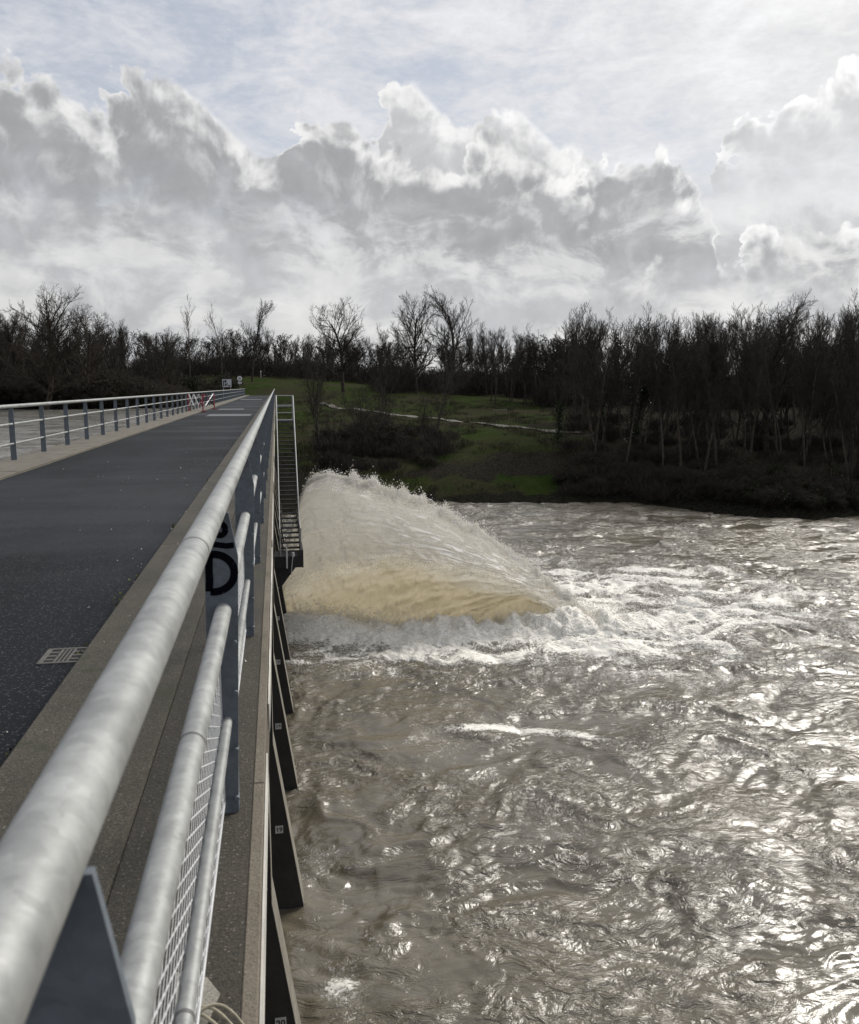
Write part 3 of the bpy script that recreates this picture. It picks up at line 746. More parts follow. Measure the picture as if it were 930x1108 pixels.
# moss, dry stem, mortar, grit along the kerb
mo = MB(); rr_ = random.Random(5)
for (yc, n) in ((6.1, 26), (6.9, 14), (9.4, 40), (5.0, 10), (3.5, 18), (14, 20), (12, 10)):
    for _ in range(n):
        a = rr_.uniform(0, 6.3); x, y = -1.075 - abs(rr_.gauss(0, .03)), yc + rr_.gauss(0, .12); h = rr_.uniform(.006, .016); w_ = rr_.uniform(.008, .018)
        mo.add([(x-w_*math.cos(a), y-w_*math.sin(a), ZR), (x+w_*math.cos(a), y+w_*math.sin(a), ZR), (x+rr_.gauss(0, .012), y+rr_.gauss(0, .012), ZR+h)], [(0, 1, 2)])
tag(mo.build('moss', M['moss']), kind='stuff')
gt = MB()
for _ in range(150):
    x, y = rr_.uniform(-4.3, -.15), 2 + 22*rr_.random()**1.3
    if rr_.random() < .5: x = -1.06 + rr_.gauss(0, .3)
    z = ZR+.006 if x < -1.07 else ZK+.002; s = rr_.uniform(.004, .011)*(1.6 if rr_.random() < .08 else 1)
    if -.13 < x: continue
    q = [(x+s*rr_.uniform(-1.4, 1.4), y+s*rr_.uniform(-1.4, 1.4), z-.003) for _ in range(3)] + [(x, y, z+s)]
    gt.add(q, [(0, 1, 2), (0, 1, 3), (1, 2, 3), (2, 0, 3)])
tag(gt.build('gravel', M['grit']), kind='stuff')
mp = MB(); mp.add([(-.30, 1.72, ZK-.006), (-.19, 1.80, ZK-.003), (-.165, 1.905, ZK-.002), (-.20, 1.97, ZK-.003), (-.31, 2.02, ZK-.005)], [(0, 1, 2, 3, 4)])
mp.add([(-.30, 1.72, ZK-.02), (-.17, 1.80, ZK-.02), (-.145, 1.905, ZK-.02), (-.19, 1.99, ZK-.02), (-.31, 2.04, ZK-.02)], [(0, 1, 2, 3, 4)])
tag(mp.build('mortar_patch', M['mortar']), 'small pale mortar patch at the foot of the near railing', 'mortar patch')
ds = MB()
for k in range(4):
    P = [(-.24 + .15*u + .006*k, 1.80 + .05*math.sin(3.2*u+k) - .06*u*u, ZK + .006 + .018*math.sin(2.6*u)*(1-.2*k)) for u in np.linspace(0, 1, 14)]
    ds.tube(P, list(np.linspace(.005, .0025, 14)), 5)
tag(ds.build('dry_stem', M['dry']), 'bent dry plant stem lying on the concrete edge at the foot of the near railing', 'dry stem')

# ------------------------------------------------------------------ steel staircase down the dam face
st = empty('metal_staircase', (0, 0, 0), 0, 'dark open steel staircase going down the dam face to a platform above the jet', 'staircase')
SX0, SX1 = .05, .67
SY0, SY1, SZ0, SZ1 = 31.0, 37.6, -5.85, -1.42      # foot and head
NT_ = 30
d = MB(); d.box(SX0-.03, SX1+.03, 0, .25, -.035, 0); tr0 = d.build('tread', M['dark_steel'], st)
for i in range(NT_):
    k = (i+.5)/NT_; o = tr0 if i == 0 else copy_tree(tr0, st); o.location = (0, SY0+(SY1-SY0)*k-.12, SZ0+(SZ1-SZ0)*k)
for xx in (SX0-.055, SX1+.03):
    d = MB(); d.add([(xx, SY0-.1, SZ0-.25), (xx, SY0-.1, SZ0+.02), (xx, SY1, SZ1+.02), (xx, SY1, SZ1-.25), (xx+.025, SY0-.1, SZ0-.25), (xx+.025, SY0-.1, SZ0+.02), (xx+.025, SY1, SZ1+.02), (xx+.025, SY1, SZ1-.25)],
          [(0, 1, 2, 3), (7, 6, 5, 4), (0, 4, 5, 1), (1, 5, 6, 2), (2, 6, 7, 3), (3, 7, 4, 0)]); d.build('stringer', M['dark_steel'], st)
for xx in (SX0-.04, SX1+.045):
    d = MB(); HR = 1.02
    d.tube([(xx, 29.4, SZ0+HR), (xx, SY0, SZ0+HR), (xx, SY1-.2, SZ1+HR), (xx, SY1+1.5, SZ1+HR)], .024, 8)
    d.tube([(xx, 29.4, SZ0+.5), (xx, SY0, SZ0+.5), (xx, SY1-.2, SZ1+.5), (xx, SY1+1.5, SZ1+.5)], .016, 8)
    for yy in (29.45, 30.9, 32.6, 34.3, 36.0, 37.6, 39.0):
        zz = SZ0+(SZ1-SZ0)*min(max((yy-SY0)/(SY1-SY0), 0), 1); d.tube([(xx, yy, zz-.15), (xx, yy, zz+HR)], .022, 8)
    d.build('handrail', M['stair_rail'], st)
d = MB(); d.box(SX0-.06, SX1+.06, SY1, SY1+1.6, SZ1-.10, SZ1-.02); d.build('landing', M['dark_steel'], st)
d = MB()
for zz in (.26, .55, 1.02): d.tube([(SX0-.04, SY1+1.5, SZ1+zz), (SX1+.045, SY1+1.5, SZ1+zz)], .02, 8)
d.tube([(SX0-.04, SY1, SZ1+.62), (SX1+.045, SY1, SZ1+.62)], .022, 8)
d.build('landing_rail', M['stair_rail'], st)
d = MB(); d.box(-.19, SX1+.10, 29.3, SY0, SZ0-.10, SZ0-.02); d.box(-.19, SX1+.10, 29.28, 29.32, SZ0-.30, SZ0+.10); d.box(SX1+.08, SX1+.12, 29.3, SY0, SZ0-.32, SZ0+.30)
d.build('platform', M['dark_steel'], st)
d = MB(); d.tube([(.22, 29.2, SZ0-.3), (.22, 29.2, SZ0+.42)], .03, 8); d.tube([(.36, 29.22, SZ0-.55), (.40, 29.22, SZ0-.15), (.44, 29.22, SZ0+.15)], .016, 6); d.tube([(.44, 29.22, SZ0+.1), (.44, 29.22, SZ0+.24)], .05, 8)
d.build('valve_spindle', M['wire'], st)
d = MB(); d.prism_y([(-.2, SZ0-1.1), (.05, SZ0-1.0), (.50, SZ0-.40), (.68, SZ0-.12), (-.2, SZ0-.12)], 29.6, 29.7); d.prism_y([(-.2, SZ0-1.1), (.05, SZ0-1.0), (.50, SZ0-.40), (.68, SZ0-.12), (-.2, SZ0-.12)], 30.8, 30.9); d.build('bracket', M['dark_steel'], st)

# ------------------------------------------------------------------ the water jet
JO = np.array([.10, 33.4, -8.6]); JD = np.array([.95, -.31]); JD /= np.linalg.norm(JD); JN = np.array([-JD[1], JD[0]])
JH = 5.25; G = 9.81
JL = 12.2
def jet_top(q): return (JH - q**2/(5.0*JH))*(1 - .62*np.exp(-(q/.75)**2))
def jet_arc(q): th = R(33.0); return .55 + q*math.tan(th) - q**2/(4.7*JH*math.cos(th)**2)
def jet_width(q): return .55 + 1.55*np.sin(np.pi*np.clip(q/JL, 0, 1))
def jet_xyz(q, n, z): return np.stack([JO[0]+JD[0]*q+JN[0]*n, JO[1]+JD[1]*q+JN[1]*n, JO[2]+z], -1)
def hood(name, lo, out, mat, parent, seed, nq=240, nf=200, f1=2.0, lift=0.0, f0=0.0):
    """rounded curtain of water: front skirt, crest and back; lo(q) is its lower edge"""
    q = np.linspace(.0, JL, nq); f = np.linspace(f0, f1, nf); Q, Fv = np.meshgrid(q, f)
    top = np.maximum(jet_top(Q), -.1) + lift; low = np.minimum(lo(Q), top - .02)
    a = Fv*math.pi/2; hgt = np.clip(np.sin(a), 0, 1)**.85
    z = low + (top - low)*hgt
    rel = np.clip((z - jet_arc(Q))/np.maximum(top - jet_arc(Q), .3), -2, 1.05)     # 0 on the lower arc, 1 on the crest
    # threads run with the flow, parallel to the arcs
    thr = fbm(rel*9 + np.sign(np.cos(a))*3, Q*.35, 4, seed); lum = fbm(rel*3.2 + 5, Q*.8, 4, seed+9); fin = fbm(rel*26, Q*1.1, 3, seed+15)
    w_ = jet_width(Q) + out
    n = -np.cos(a)*w_*(1 + .10*lum) - np.sign(np.cos(a))*(np.where(rel < .1, .03, .10)*thr + .04*fin + .05*fbm(Q*3.1 + rel*5, rel*7 - Q*2, 3, seed+44))*np.minimum(1, np.abs(np.cos(a))*3)
    z = z + np.sin(a)*(.10*lum + .05*fin)
    clump = ridged(Q*1.1 + rel*.8, rel*2.4 + Q*.3, 3, seed+31)
    n = n - np.cos(a)*np.where(rel < .1, .04, .10)*clump*np.minimum(1, np.abs(np.cos(a))*2); z = z + .05*clump*np.sin(a)
    P = jet_xyz(Q + .16*lum, n, z)
    i = (np.arange(nf-1)[:, None]*nq + np.arange(nq-1)[None]).ravel()
    me = mesh_from_arrays(name, P.reshape(-1, 3), np.c_[i, i+1, i+nq+1, i+nq], True)
    fattr(me, 'rel', rel.ravel()); fattr(me, 'run', Q.ravel()); fattr(me, 'gap', (z-low).ravel())
    return link(name, me, mat, parent)
def mat_jet(name, dense_col, spray_col, spray, thin=1.0):
    m, t, b = material(name); c = objco(t)
    cmb = t.new('ShaderNodeCombineXYZ'); t.l.new(t.m('MULTIPLY', t.attr('rel'), 16.0), cmb.inputs[0]); t.l.new(t.m('MULTIPLY', t.attr('run'), .8), cmb.inputs[1])
    s = t.noise(cmb.outputs[0], 1.0, 5, .65, .4); q = t.noise(c, 1.6, 6, .7); q2 = t.noise(c, 12, 4, .75)
    mixv = t.m('ADD', t.m('MULTIPLY', s, .4), t.m('ADD', t.m('MULTIPLY', q, .35), t.m('MULTIPLY', q2, .25)))
    col = t.mix(t.mr(t.m('ADD', t.attr('rel'), t.m('ADD', t.m('MULTIPLY', t.m('SUBTRACT', mixv, .5), 1.6), t.mr(t.attr('run'), 4.5, 11.0, 0.0, 1.7))), -.45, .35), dense_col, spray_col)
    col = t.v('SCALE', col, scale=t.mr(mixv, .35, .65, .90, 1.03, False))
    ends = t.mr(t.attr('run'), JL, JL-2.2)
    if spray:   # torn lower hem
        al = t.mr(t.m('ADD', t.m('MULTIPLY', t.attr('gap'), .9), t.m('MULTIPLY', t.m('SUBTRACT', mixv, .5), 2.2)), -.05, .75)
        al = t.m('MULTIPLY', al, t.mr(mixv, .30, .50, .5, 1.0))
    else:
        al = t.mr(mixv, .22, .34, .75, 1.0)
    if thin < 1: al = t.m('MULTIPLY', t.mr(t.m('ADD', t.m('MULTIPLY', s, .3), t.m('ADD', t.m('MULTIPLY', q, .25), t.m('MULTIPLY', q2, .45))), .46, .62), t.m('MULTIPLY', al, thin))
    al = t.m('MULTIPLY', al, t.mr(t.m('ADD', ends, t.m('SUBTRACT', mixv, .5)), .0, .6))
    dif = t.new('ShaderNodeBsdfDiffuse'); t.l.new(col, dif.inputs[0]); t.l.new(t.bump(t.m('ADD', q2, t.m('ADD', s, q)), .45, .14), dif.inputs['Normal'])
    trn = t.new('ShaderNodeBsdfTranslucent'); t.l.new(col, trn.inputs[0])
    m1 = t.new('ShaderNodeMixShader'); m1.inputs[0].default_value = .85; t.l.new(dif.outputs[0], m1.inputs[1]); t.l.new(trn.outputs[0], m1.inputs[2])
    tr = t.new('ShaderNodeBsdfTransparent'); m2 = t.new('ShaderNodeMixShader'); t.l.new(al, m2.inputs[0]); t.l.new(tr.outputs[0], m2.inputs[1]); t.l.new(m1.outputs[0], m2.inputs[2])
    t.n.remove(b); t.l.new(m2.outputs[0], t.n['Material Output'].inputs[0])
    return m
M['jet_top'] = mat_jet('white_spray_curtain', (.965, .945, .89), (.98, .975, .965), True)
M['jet_mist'] = mat_jet('torn_mist', (.96, .955, .93), (.97, .97, .96), True, .55)
M['jet_low'] = mat_jet('cream_water_curtain', (.86, .79, .62), (.965, .95, .91), False)
jet = empty('water_jet', (0, 0, 0), 0, 'great white fan of water shooting from the dam foot and falling into the river', 'water jet')
hood('dense_curtain', lambda q: np.full_like(q, -.5), 0.0, M['jet_low'], jet, 100)
hood('spray_curtain', lambda q: jet_arc(q) - .25, .28, M['jet_top'], jet, 200, f1=1.25)
hood('mist_curtain', lambda q: jet_arc(q) + .5, .48, M['jet_mist'], jet, 300, f1=1.5, lift=.16, f0=.62)
# droplets thrown off the crest and the landing
N = 100000
qd = rng.uniform(.3, JL, N); fd = np.clip(rng.normal(1.02, .10, N), .5, 1.6); ad = fd*math.pi/2
offd = np.abs(rng.normal(0, .075, N))*(1 + (rng.random(N) < .08)*1.5) + .03*rng.normal(0, 1, N)
comb = .42*np.maximum(0, fbm(qd*2.6, np.zeros(N)+.3, 5, 320, .6))
zt_ = np.maximum(jet_top(qd), -.1); zl_ = np.minimum(jet_arc(qd)-.25, zt_-.02)
zd = zl_ + (zt_-zl_)*np.sin(ad)**.85 + np.sin(ad)*(offd + comb*rng.random(N)); nd = -np.cos(ad)*(jet_width(qd)+.28)*1.02
P = jet_xyz(qd, nd, zd) + rng.normal(0, .03, (N, 3))
nl = 14000
lx = rng.normal(9.2, 2.0, nl); ly = rng.normal(29.9, .9, nl); lz = WL + .35 + np.abs(rng.normal(0, .4, nl))*np.exp(-((lx-9)/3.0)**2)
nm_ = 5000
mx = np.abs(rng.normal(0, 3.0, nm_))+.4; my = rng.normal(29.6, 1.0, nm_); mz = WL + .6 + np.abs(rng.normal(0, .3, nm_))
nh = 36000; hq_ = rng.uniform(1.0, JL+.4, nh); hx_ = np.interp(hq_, _hq, HEM[:, 0]) + rng.normal(0, .35, nh); hy_ = np.interp(hq_, _hq, HEM[:, 1]) + rng.normal(-.1, .35, nh)
hz_ = WL + .12 + np.abs(rng.normal(0, .20, nh))*(1 + .9*np.clip(fbm(hq_*2.1, np.zeros(nh)+.7, 3, 340), -.6, 1.5))
P = np.concatenate([P, np.c_[lx, ly, lz], np.c_[mx, my, mz], np.c_[hx_, hy_, hz_]])
n = len(P); s = np.minimum(rng.gamma(1.2, .0045, n) + .003, .022)
tet = np.array([(1, 1, 1), (1, -1, -1), (-1, 1, -1), (-1, -1, 1)], float)
V = (P[:, None] + tet[None]*s[:, None, None]*rng.uniform(.6, 1.3, (n, 4, 1))).reshape(-1, 3)
F = (np.array([(0, 1, 2), (0, 3, 1), (0, 2, 3), (1, 3, 2)])[None] + (np.arange(n)*4)[:, None, None]).reshape(-1, 3)
dm, t_, b_ = material('spray_drops')
nn = t_.noise(objco(t_), 1.5, 3, .6); dcol = t_.mix(t_.mr(nn, .35, .65), (.93, .91, .86), (.97, .965, .95))
df_ = t_.new('ShaderNodeBsdfDiffuse'); tl_ = t_.new('ShaderNodeBsdfTranslucent'); mx_ = t_.new('ShaderNodeMixShader'); mx_.inputs[0].default_value = .7
t_.l.new(dcol, df_.inputs[0]); t_.l.new(dcol, tl_.inputs[0]); t_.l.new(df_.outputs[0], mx_.inputs[1]); t_.l.new(tl_.outputs[0], mx_.inputs[2]); t_.n.remove(b_); t_.l.new(mx_.outputs[0], t_.n['Material Output'].inputs[0])
sprayo = link('spray', mesh_from_arrays('spray', V, F, True), dm, jet); sprayo['kind'] = 'stuff'

# ------------------------------------------------------------------ trees
def norm(v): return v/(np.linalg.norm(v)+1e-9)
def gen_tree(seed, H, r0, lv, clear=.35, spread=.8, up=.35, trunk_bend=.05, lean=0.0, top_fill=1.0, wander=.18, stems=1):
    """lists of (p0,p1,r0,r1,level) for a bare tree"""
    g = np.random.default_rng(seed); segs = []
    def perp(d):
        a = g.normal(size=3); a -= d*np.dot(a, d); return norm(a)
    def grow(p, d, length, r, level, nseg):
        pts = [p]; dd = d; rr = [r]
        tip = .35 if level == 0 else .3
        for i in range(nseg):
            wv = (trunk_bend if level == 0 else wander)
            dd = norm(dd + g.normal(0, wv, 3) + np.array([0, 0, up*(.10 if level else .02)*(level > 0)]))
            q = pts[-1] + dd*length/nseg; pts.append(q); rr.append(r*(1-(1-tip)*(i+1)/nseg))
            segs.append((pts[-2], q, rr[-2], rr[-1], level))
        if level >= len(lv): return
        nch, rel, ang = lv[level]
        lo = clear if level == 0 else .22
        k = int(round(nch*g.uniform(.8, 1.2)))
        for j in range(k):
            f = lo + (1-lo)*((j+g.uniform(0, 1))/k); x = f*nseg; i = min(int(x), nseg-1); q = pts[i] + (pts[i+1]-pts[i])*(x-i)
            pd = norm(pts[i+1]-pts[i]); a = R(ang*g.uniform(.7, 1.3))*(1 if level else (1.15-.45*f))
            cd = norm(pd*math.cos(a) + perp(pd)*math.sin(a) + np.array([0, 0, .12*up]))
            if level == 0: L_ = H*rel*g.uniform(.75, 1.15)*(1.08-.55*f*(1.1-top_fill) - .35*max(0, f-.6))
            else: L_ = length*rel*g.uniform(.6, 1.15)*(1.1-.5*f)
            grow(q, cd, L_, max(rr[i]*(.62 if level else .5), .011), level+1, [0, 5, 4, 3, 2, 2][level+1])
    for s in range(stems):
        a = g.uniform(0, 6.28); d0 = norm(np.array([math.sin(lean) + (.28*math.cos(a) if stems > 1 else 0), (.28*math.sin(a) if stems > 1 else 0), 1.0]))
        grow(np.array([.12*math.cos(a)*(stems > 1), .12*math.sin(a)*(stems > 1), -.4]), d0, H*(.93 if stems == 1 else g.uniform(.7, .95)), r0*(1 if stems == 1 else .75), 0, 9)
    return segs
def segs_mesh(name, segs, k, flare=True):
    P0 = np.array([s[0] for s in segs]); P1 = np.array([s[1] for s in segs]); A = np.array([s[2] for s in segs]); B = np.array([s[3] for s in segs])
    D = P1-P0; D /= np.linalg.norm(D, axis=1)[:, None]+1e-9
    ref = np.where(np.abs(D[:, 2:3]) > .9, np.array([[1., 0, 0]]), np.array([[0, 0, 1.]])); X = np.cross(D, ref); X /= np.linalg.norm(X, axis=1)[:, None]; Yv = np.cross(D, X)
    an = np.linspace(0, 2*np.pi, k, endpoint=False); C = np.cos(an)[None, :, None]; S = np.sin(an)[None, :, None]
    ring = X[:, None]*C + Yv[:, None]*S
    V = np.concatenate([P0[:, None]+ring*A[:, None, None], (P1+D*B[:, None]*.3)[:, None]+ring*B[:, None, None]], 1).reshape(-1, 3)
    n = len(segs); j = np.arange(k); F = np.stack([j, (j+1) % k, (j+1) % k+k, j+k], -1)
    F = (F[None] + (np.arange(n)*2*k)[:, None, None]).reshape(-1, 4)
    return mesh_from_arrays(name, V, F, True)
def leaf_mesh(name, C, s, seed):
    g = np.random.default_rng(seed); n = len(C); a = g.normal(size=(n, 3)); a /= np.linalg.norm(a, axis=1)[:, None]; b = g.normal(size=(n, 3)); b -= a*(a*b).sum(1)[:, None]; b /= np.linalg.norm(b, axis=1)[:, None]
    sz = (s*g.uniform(.6, 1.4, n))[:, None]
    V = np.stack([C+a*sz, C+b*sz*.7, C-a*sz, C-b*sz*.7], 1).reshape(-1, 3)
    return mesh_from_arrays(name, V, np.arange(n*4).reshape(-1, 4))
PROTO = {}
def make_proto(key, bark, ivy=0, **kw):
    segs = gen_tree(**kw)
    tr = [s for s in segs if s[4] == 0]; cr1 = [s for s in segs if s[4] in (1, 2)]; cr2 = [s for s in segs if s[4] > 2]
    # root flare
    tm = segs_mesh('trunk', tr, 7); tm.materials.append(M[bark])
    cm = segs_mesh('crown', [s for s in segs if s[4] > 0], 3); cm.materials.append(M['twig'])
    iv = None
    if ivy:
        g = np.random.default_rng(kw['seed']+9); pts = []
        cand = tr + [s for s in segs if s[4] == 1]
        for s in cand:
            m_ = (s[0]+s[1])/2
            if m_[2] > ivy*kw['H']: continue
            nn_ = 150 if s[4] == 0 else 22
            f = g.uniform(0, 1, nn_)[:, None]; o = g.normal(0, 1, (nn_, 3)); o /= np.linalg.norm(o, axis=1)[:, None]
            pts.append(s[0]*(1-f)+s[1]*f + o*(g.gamma(3, .11, nn_)[:, None] + s[2]))
        iv = leaf_mesh('ivy', np.concatenate(pts), .10, kw['seed']); iv.materials.append(M['ivy'])
    PROTO[key] = (tm, cm, iv)
W = dict(up=.5)
make_proto('slim1', 'bark', seed=1, H=12.5, r0=.15, lv=[(19, .28, 33), (9, .5, 38), (6, .5, 35), (4, .55, 32)], clear=.38, up=1.6, lean=.03)
make_proto('slim2', 'bark2', seed=2, H=13, r0=.13, lv=[(18, .25, 28), (9, .52, 36), (6, .5, 35), (4, .55, 32)], clear=.42, up=1.6, lean=.09)
make_proto('slim3', 'bark', seed=3, H=12, r0=.17, lv=[(20, .30, 36), (9, .5, 40), (6, .5, 36), (4, .5, 34)], clear=.34, up=1.6, lean=-.05)
make_proto('slim4', 'bark2', seed=4, H=11.5, r0=.12, lv=[(17, .26, 27), (9, .55, 32), (6, .5, 30), (4, .5, 30)], clear=.30, up=1.6, lean=-.12)
make_proto('slim5', 'bark', seed=5, H=12.2, r0=.14, lv=[(16, .32, 40), (8, .5, 38), (5, .5, 34), (3, .5, 32)], clear=.3, up=1.6, lean=.16)
make_proto('ivied1', 'bark', ivy=.62, seed=6, H=12.4, r0=.17, lv=[(15, .30, 42), (9, .5, 38), (6, .5, 35), (4, .5, 32)], clear=.38, up=.9, lean=.05)
make_proto('ivied2', 'bark', ivy=.5, seed=16, H=10, r0=.16, lv=[(14, .34, 48), (9, .5, 40), (6, .5, 35), (4, .5, 32)], clear=.3, up=.7, lean=-.04)
make_proto('oak1', 'bark', seed=7, H=12.5, r0=.34, lv=[(22, .46, 58), (10, .5, 42), (7, .48, 38), (5, .5, 34)], clear=.2, up=.7, wander=.15, trunk_bend=.07)
make_proto('oak2', 'bark', seed=8, H=13.5, r0=.36, lv=[(22, .44, 52), (10, .5, 42), (7, .48, 38), (5, .5, 34)], clear=.2, up=.7, wander=.15, trunk_bend=.08)
make_proto('oak3', 'bark', seed=9, H=13, r0=.30, lv=[(22, .40, 50), (10, .5, 42), (7, .48, 38), (5, .5, 34)], clear=.2, up=.7, wander=.15)
make_proto('thin1', 'bark2', seed=10, H=13, r0=.11, lv=[(18, .24, 34), (7, .5, 32), (4, .5, 30), (2, .5, 30)], clear=.25, up=1.2, lean=.02)
make_proto('small1', 'bark2', seed=11, H=9, r0=.10, lv=[(16, .32, 36), (7, .52, 34), (5, .5, 32), (2, .5, 30)], clear=.2, up=1.0, stems=3)
make_proto('small2', 'bark2', seed=12, H=8, r0=.09, lv=[(14, .36, 44), (7, .52, 38), (5, .5, 34), (2, .5, 30)], clear=.18, up=.9, stems=2)
for k_ in ('ivy', 'bramble', 'bark', 'bark2', 'twig', 'twig_far'): M[k_].node_tree.nodes['Principled BSDF'].inputs['Specular IOR Level'].default_value = .1
TREES = []
def tree(key, x, y, h=None, H0=12.5, rz=None, label='', group=None, name='bare_tree', sx=1.0):
    tm, cm, iv = PROTO[key]
    s = (h/H0) if h else 1.0
    o = empty(name, (x, y, float(gz(x, y))-.1), random.uniform(0, 6.28) if rz is None else rz, label, 'tree', group); o.scale = (s*sx, s*sx, s)
    for nm, me in (('trunk', tm), ('crown', cm), ('ivy', iv)):
        if me is None: continue
        c = bpy.data.objects.new(nm, me); COL.objects.link(c); c.parent = o
    TREES.append((x, y)); return o
def shore(az, lev=WL, d0=50.0, d1=130.0):
    ds = np.linspace(d0, d1, 400); q = gz(ds*math.sin(R(az)), ds*math.cos(R(az))); return float(ds[np.argmax(q > lev+.05)])
def pol(az, di): return di*math.sin(R(az)), di*math.cos(R(az))
# --- trees one can pick out
tree('oak1', 11.4, 149.6, 13.2, 12.5, label='round crowned oak standing alone on the skyline just right of the dam end', name='oak_tree')
tree('oak2', 24.0, 148, 14.6, 13.5, label='left one of the two broad oaks whose crowns touch on the skyline', name='oak_tree', sx=.85)
tree('oak3', 29.8, 147, 15.2, 13, label='right, fuller one of the two broad oaks touching on the skyline', name='oak_tree')
tree('oak2', -29.5, 119, 13.4, 13.5, label='tallest oak of the left shore, its wide crown cut by the picture edge', name='oak_tree', sx=1.1)
tree('oak1', -25.2, 122.5, 11.4, 12.5, label='broad dark oak leaning beside the tallest oak of the left shore', name='oak_tree', sx=1.0)
tree('oak3', 41.0, 67.0, 11.2, 13, label='wide crowned tree with a thick forked trunk in front of the right wood', name='oak_tree', sx=1.0)
tree('thin1', -16.3, 174, 14.6, 13, label='tall wispy tree, leftmost of three above the far end of the left railing', name='slender_tree')
tree('thin1', -10.2, 175, 13.2, 13, label='middle and lowest of three wispy trees above the end of the road', name='slender_tree')
tree('slim3', -4.6, 175, 14.5, 12, label='widest of three wispy trees, straight above the end of the road', name='slender_tree')
tree('small1', 4.0, 82, 8.6, 9, label='multi stemmed little tree on the bank beside the staircase', name='young_tree', sx=.8)
tree('small2', 16.3, 88.5, 8.3, 8, label='small forked tree standing before the pale footpath', name='young_tree')
tree('small1', 10.2, 88, 6.8, 9, label='thin sapling clump rising from the dark thicket left of the forked tree', name='young_tree', sx=.7)
tree('ivied2', 25.4, 75.8, 7.6, 10, label='ivy wrapped tree at the right end of the pale footpath', name='ivy_tree')
tree('ivied1', 30.0, 77.5, 9.6, 12.4, label='ivy clad trunk at the left edge of the right wood', name='ivy_tree')
tree('ivied1', 32.3, 74.5, 9.2, 12.4, label='second ivy clad trunk from the left edge of the right wood, greener and thicker', name='ivy_tree', sx=1.25)
tree('ivied1', 34.2, 79.5, 9.8, 12.4, label='third ivy clad trunk from the left edge of the right wood', name='ivy_tree')
for (a_, d_, k_, h_, lb_) in ((3.9, 79.5, 'small2', 4.6, 'short forked sapling at the left end of the dark thicket'), (6.1, 77.0, 'small1', 5.2, 'upright many stemmed sapling in the middle of the dark thicket'), (7.6, 82.5, 'small2', 6.0, 'tallest sapling at the back of the dark thicket'), (9.3, 79.0, 'small1', 4.2, 'low spreading sapling at the right end of the dark thicket'), (11.6, 76.0, 'small2', 3.2, 'lone low sapling on the open slope right of the thicket')):
    tree(k_, *pol(a_, d_), h_, 8.5, label=lb_, name='young_tree')
def scatter(n, az0, az1, d0, d1, mind, seed, test=None):
    g = random.Random(seed); out = []; tries = 0
    while len(out) < n and tries < 30000:
        tries += 1; a = g.uniform(az0, az1); di = g.uniform(d0, d1); x, y = pol(a, di)
        if test and not test(a, di): continue
        if any((x-u)**2+(y-v)**2 < mind**2 for u, v in out + TREES): continue
        out.append((x, y))
    return out
SL = ['slim1', 'slim2', 'slim3', 'slim4', 'slim5']
def wood(pts, hs, label, group, keys=SL, seed=0):
    g = random.Random(seed)
    for (x, y) in pts: tree(g.choice(keys), x, y, g.uniform(*hs), 12.5, label=label, group=group)
wood(scatter(52, 20.5, 41, 70.5, 82, 1.7, 1, lambda a, di: di > 69.5 + max(0, (a-30))*.25 + (4 if a < 23 else 0)), (8.7, 10.2), 'slender leafless trunk in the front rows of the right wood, by the water', 'front trees of the right wood', seed=1)
wood(scatter(72, 17.5, 43, 84, 118, 2.0, 2, lambda a, di: a > 19.5 or di > 110), (10.0, 11.4), 'slender leafless tree deep inside the right wood behind its front rows', 'trees deep in the right wood', seed=2)
wood(scatter(44, 7.5, 20, 128, 176, 2.6, 3, lambda a, di: di > 150 or a > 13), (8, 11.5), 'bare tree in the belt along the top of the meadow', 'trees along the top of the meadow', seed=3)
wood(scatter(30, -3.5, 8, 186, 222, 3, 4), (8, 10.5), 'bare tree in the wood behind the grass slope at the road end', 'trees behind the grass slope', seed=4)
wood(scatter(80, -21, -6.4, 116, 182, 2.3, 5, lambda a, di: di > shore(a, RL, 95, 175) + 3), (8.0, 11.0), 'bare tree of the dark wood along the left shore of the reservoir', 'trees of the left shore', SL + ['small1', 'oak3'], seed=5)
# distant wood behind everything, one mass
def far_wood():
    g = random.Random(11); Vs = []; Fs = []; base = 0
    protos = []
    for s in range(4):
        segs = gen_tree(seed=60+s, H=12, r0=.16, lv=[(15, .30, 42), (7, .5, 38), (5, .5, 34)], clear=.15, up=.9)
        segs = [(a, b, max(c, .03), max(e, .03), l) for a, b, c, e, l in segs]
        me = segs_mesh('tmp', segs, 3); v = np.empty(len(me.vertices)*3, np.float32); me.vertices.foreach_get('co', v); f = np.empty(len(me.loops), np.int32); me.loops.foreach_get('vertex_index', f)
        protos.append((v.reshape(-1, 3), f.reshape(-1, 4))); bpy.data.meshes.remove(me)
    for i in range(330):
        a = g.uniform(-24, 46); di = g.uniform(200, 270) if a < 17 else g.uniform(122, 190)
        x, y = pol(a, di); v, f = g.choice(protos); s = g.uniform(.62, .82); rz = g.uniform(0, 6.28); c_, s_ = math.cos(rz), math.sin(rz)
        q = np.c_[(v[:, 0]*c_-v[:, 1]*s_)*s*1.3+x, (v[:, 0]*s_+v[:, 1]*c_)*s*1.3+y, v[:, 2]*s+float(gz(x, y))]
        Vs.append(q); Fs.append(f+base); base += len(v)
    return tag(link('far_wood', mesh_from_arrays('far_wood', np.concatenate(Vs), np.concatenate(Fs)), M['twig_far']), kind='stuff')
far_wood()
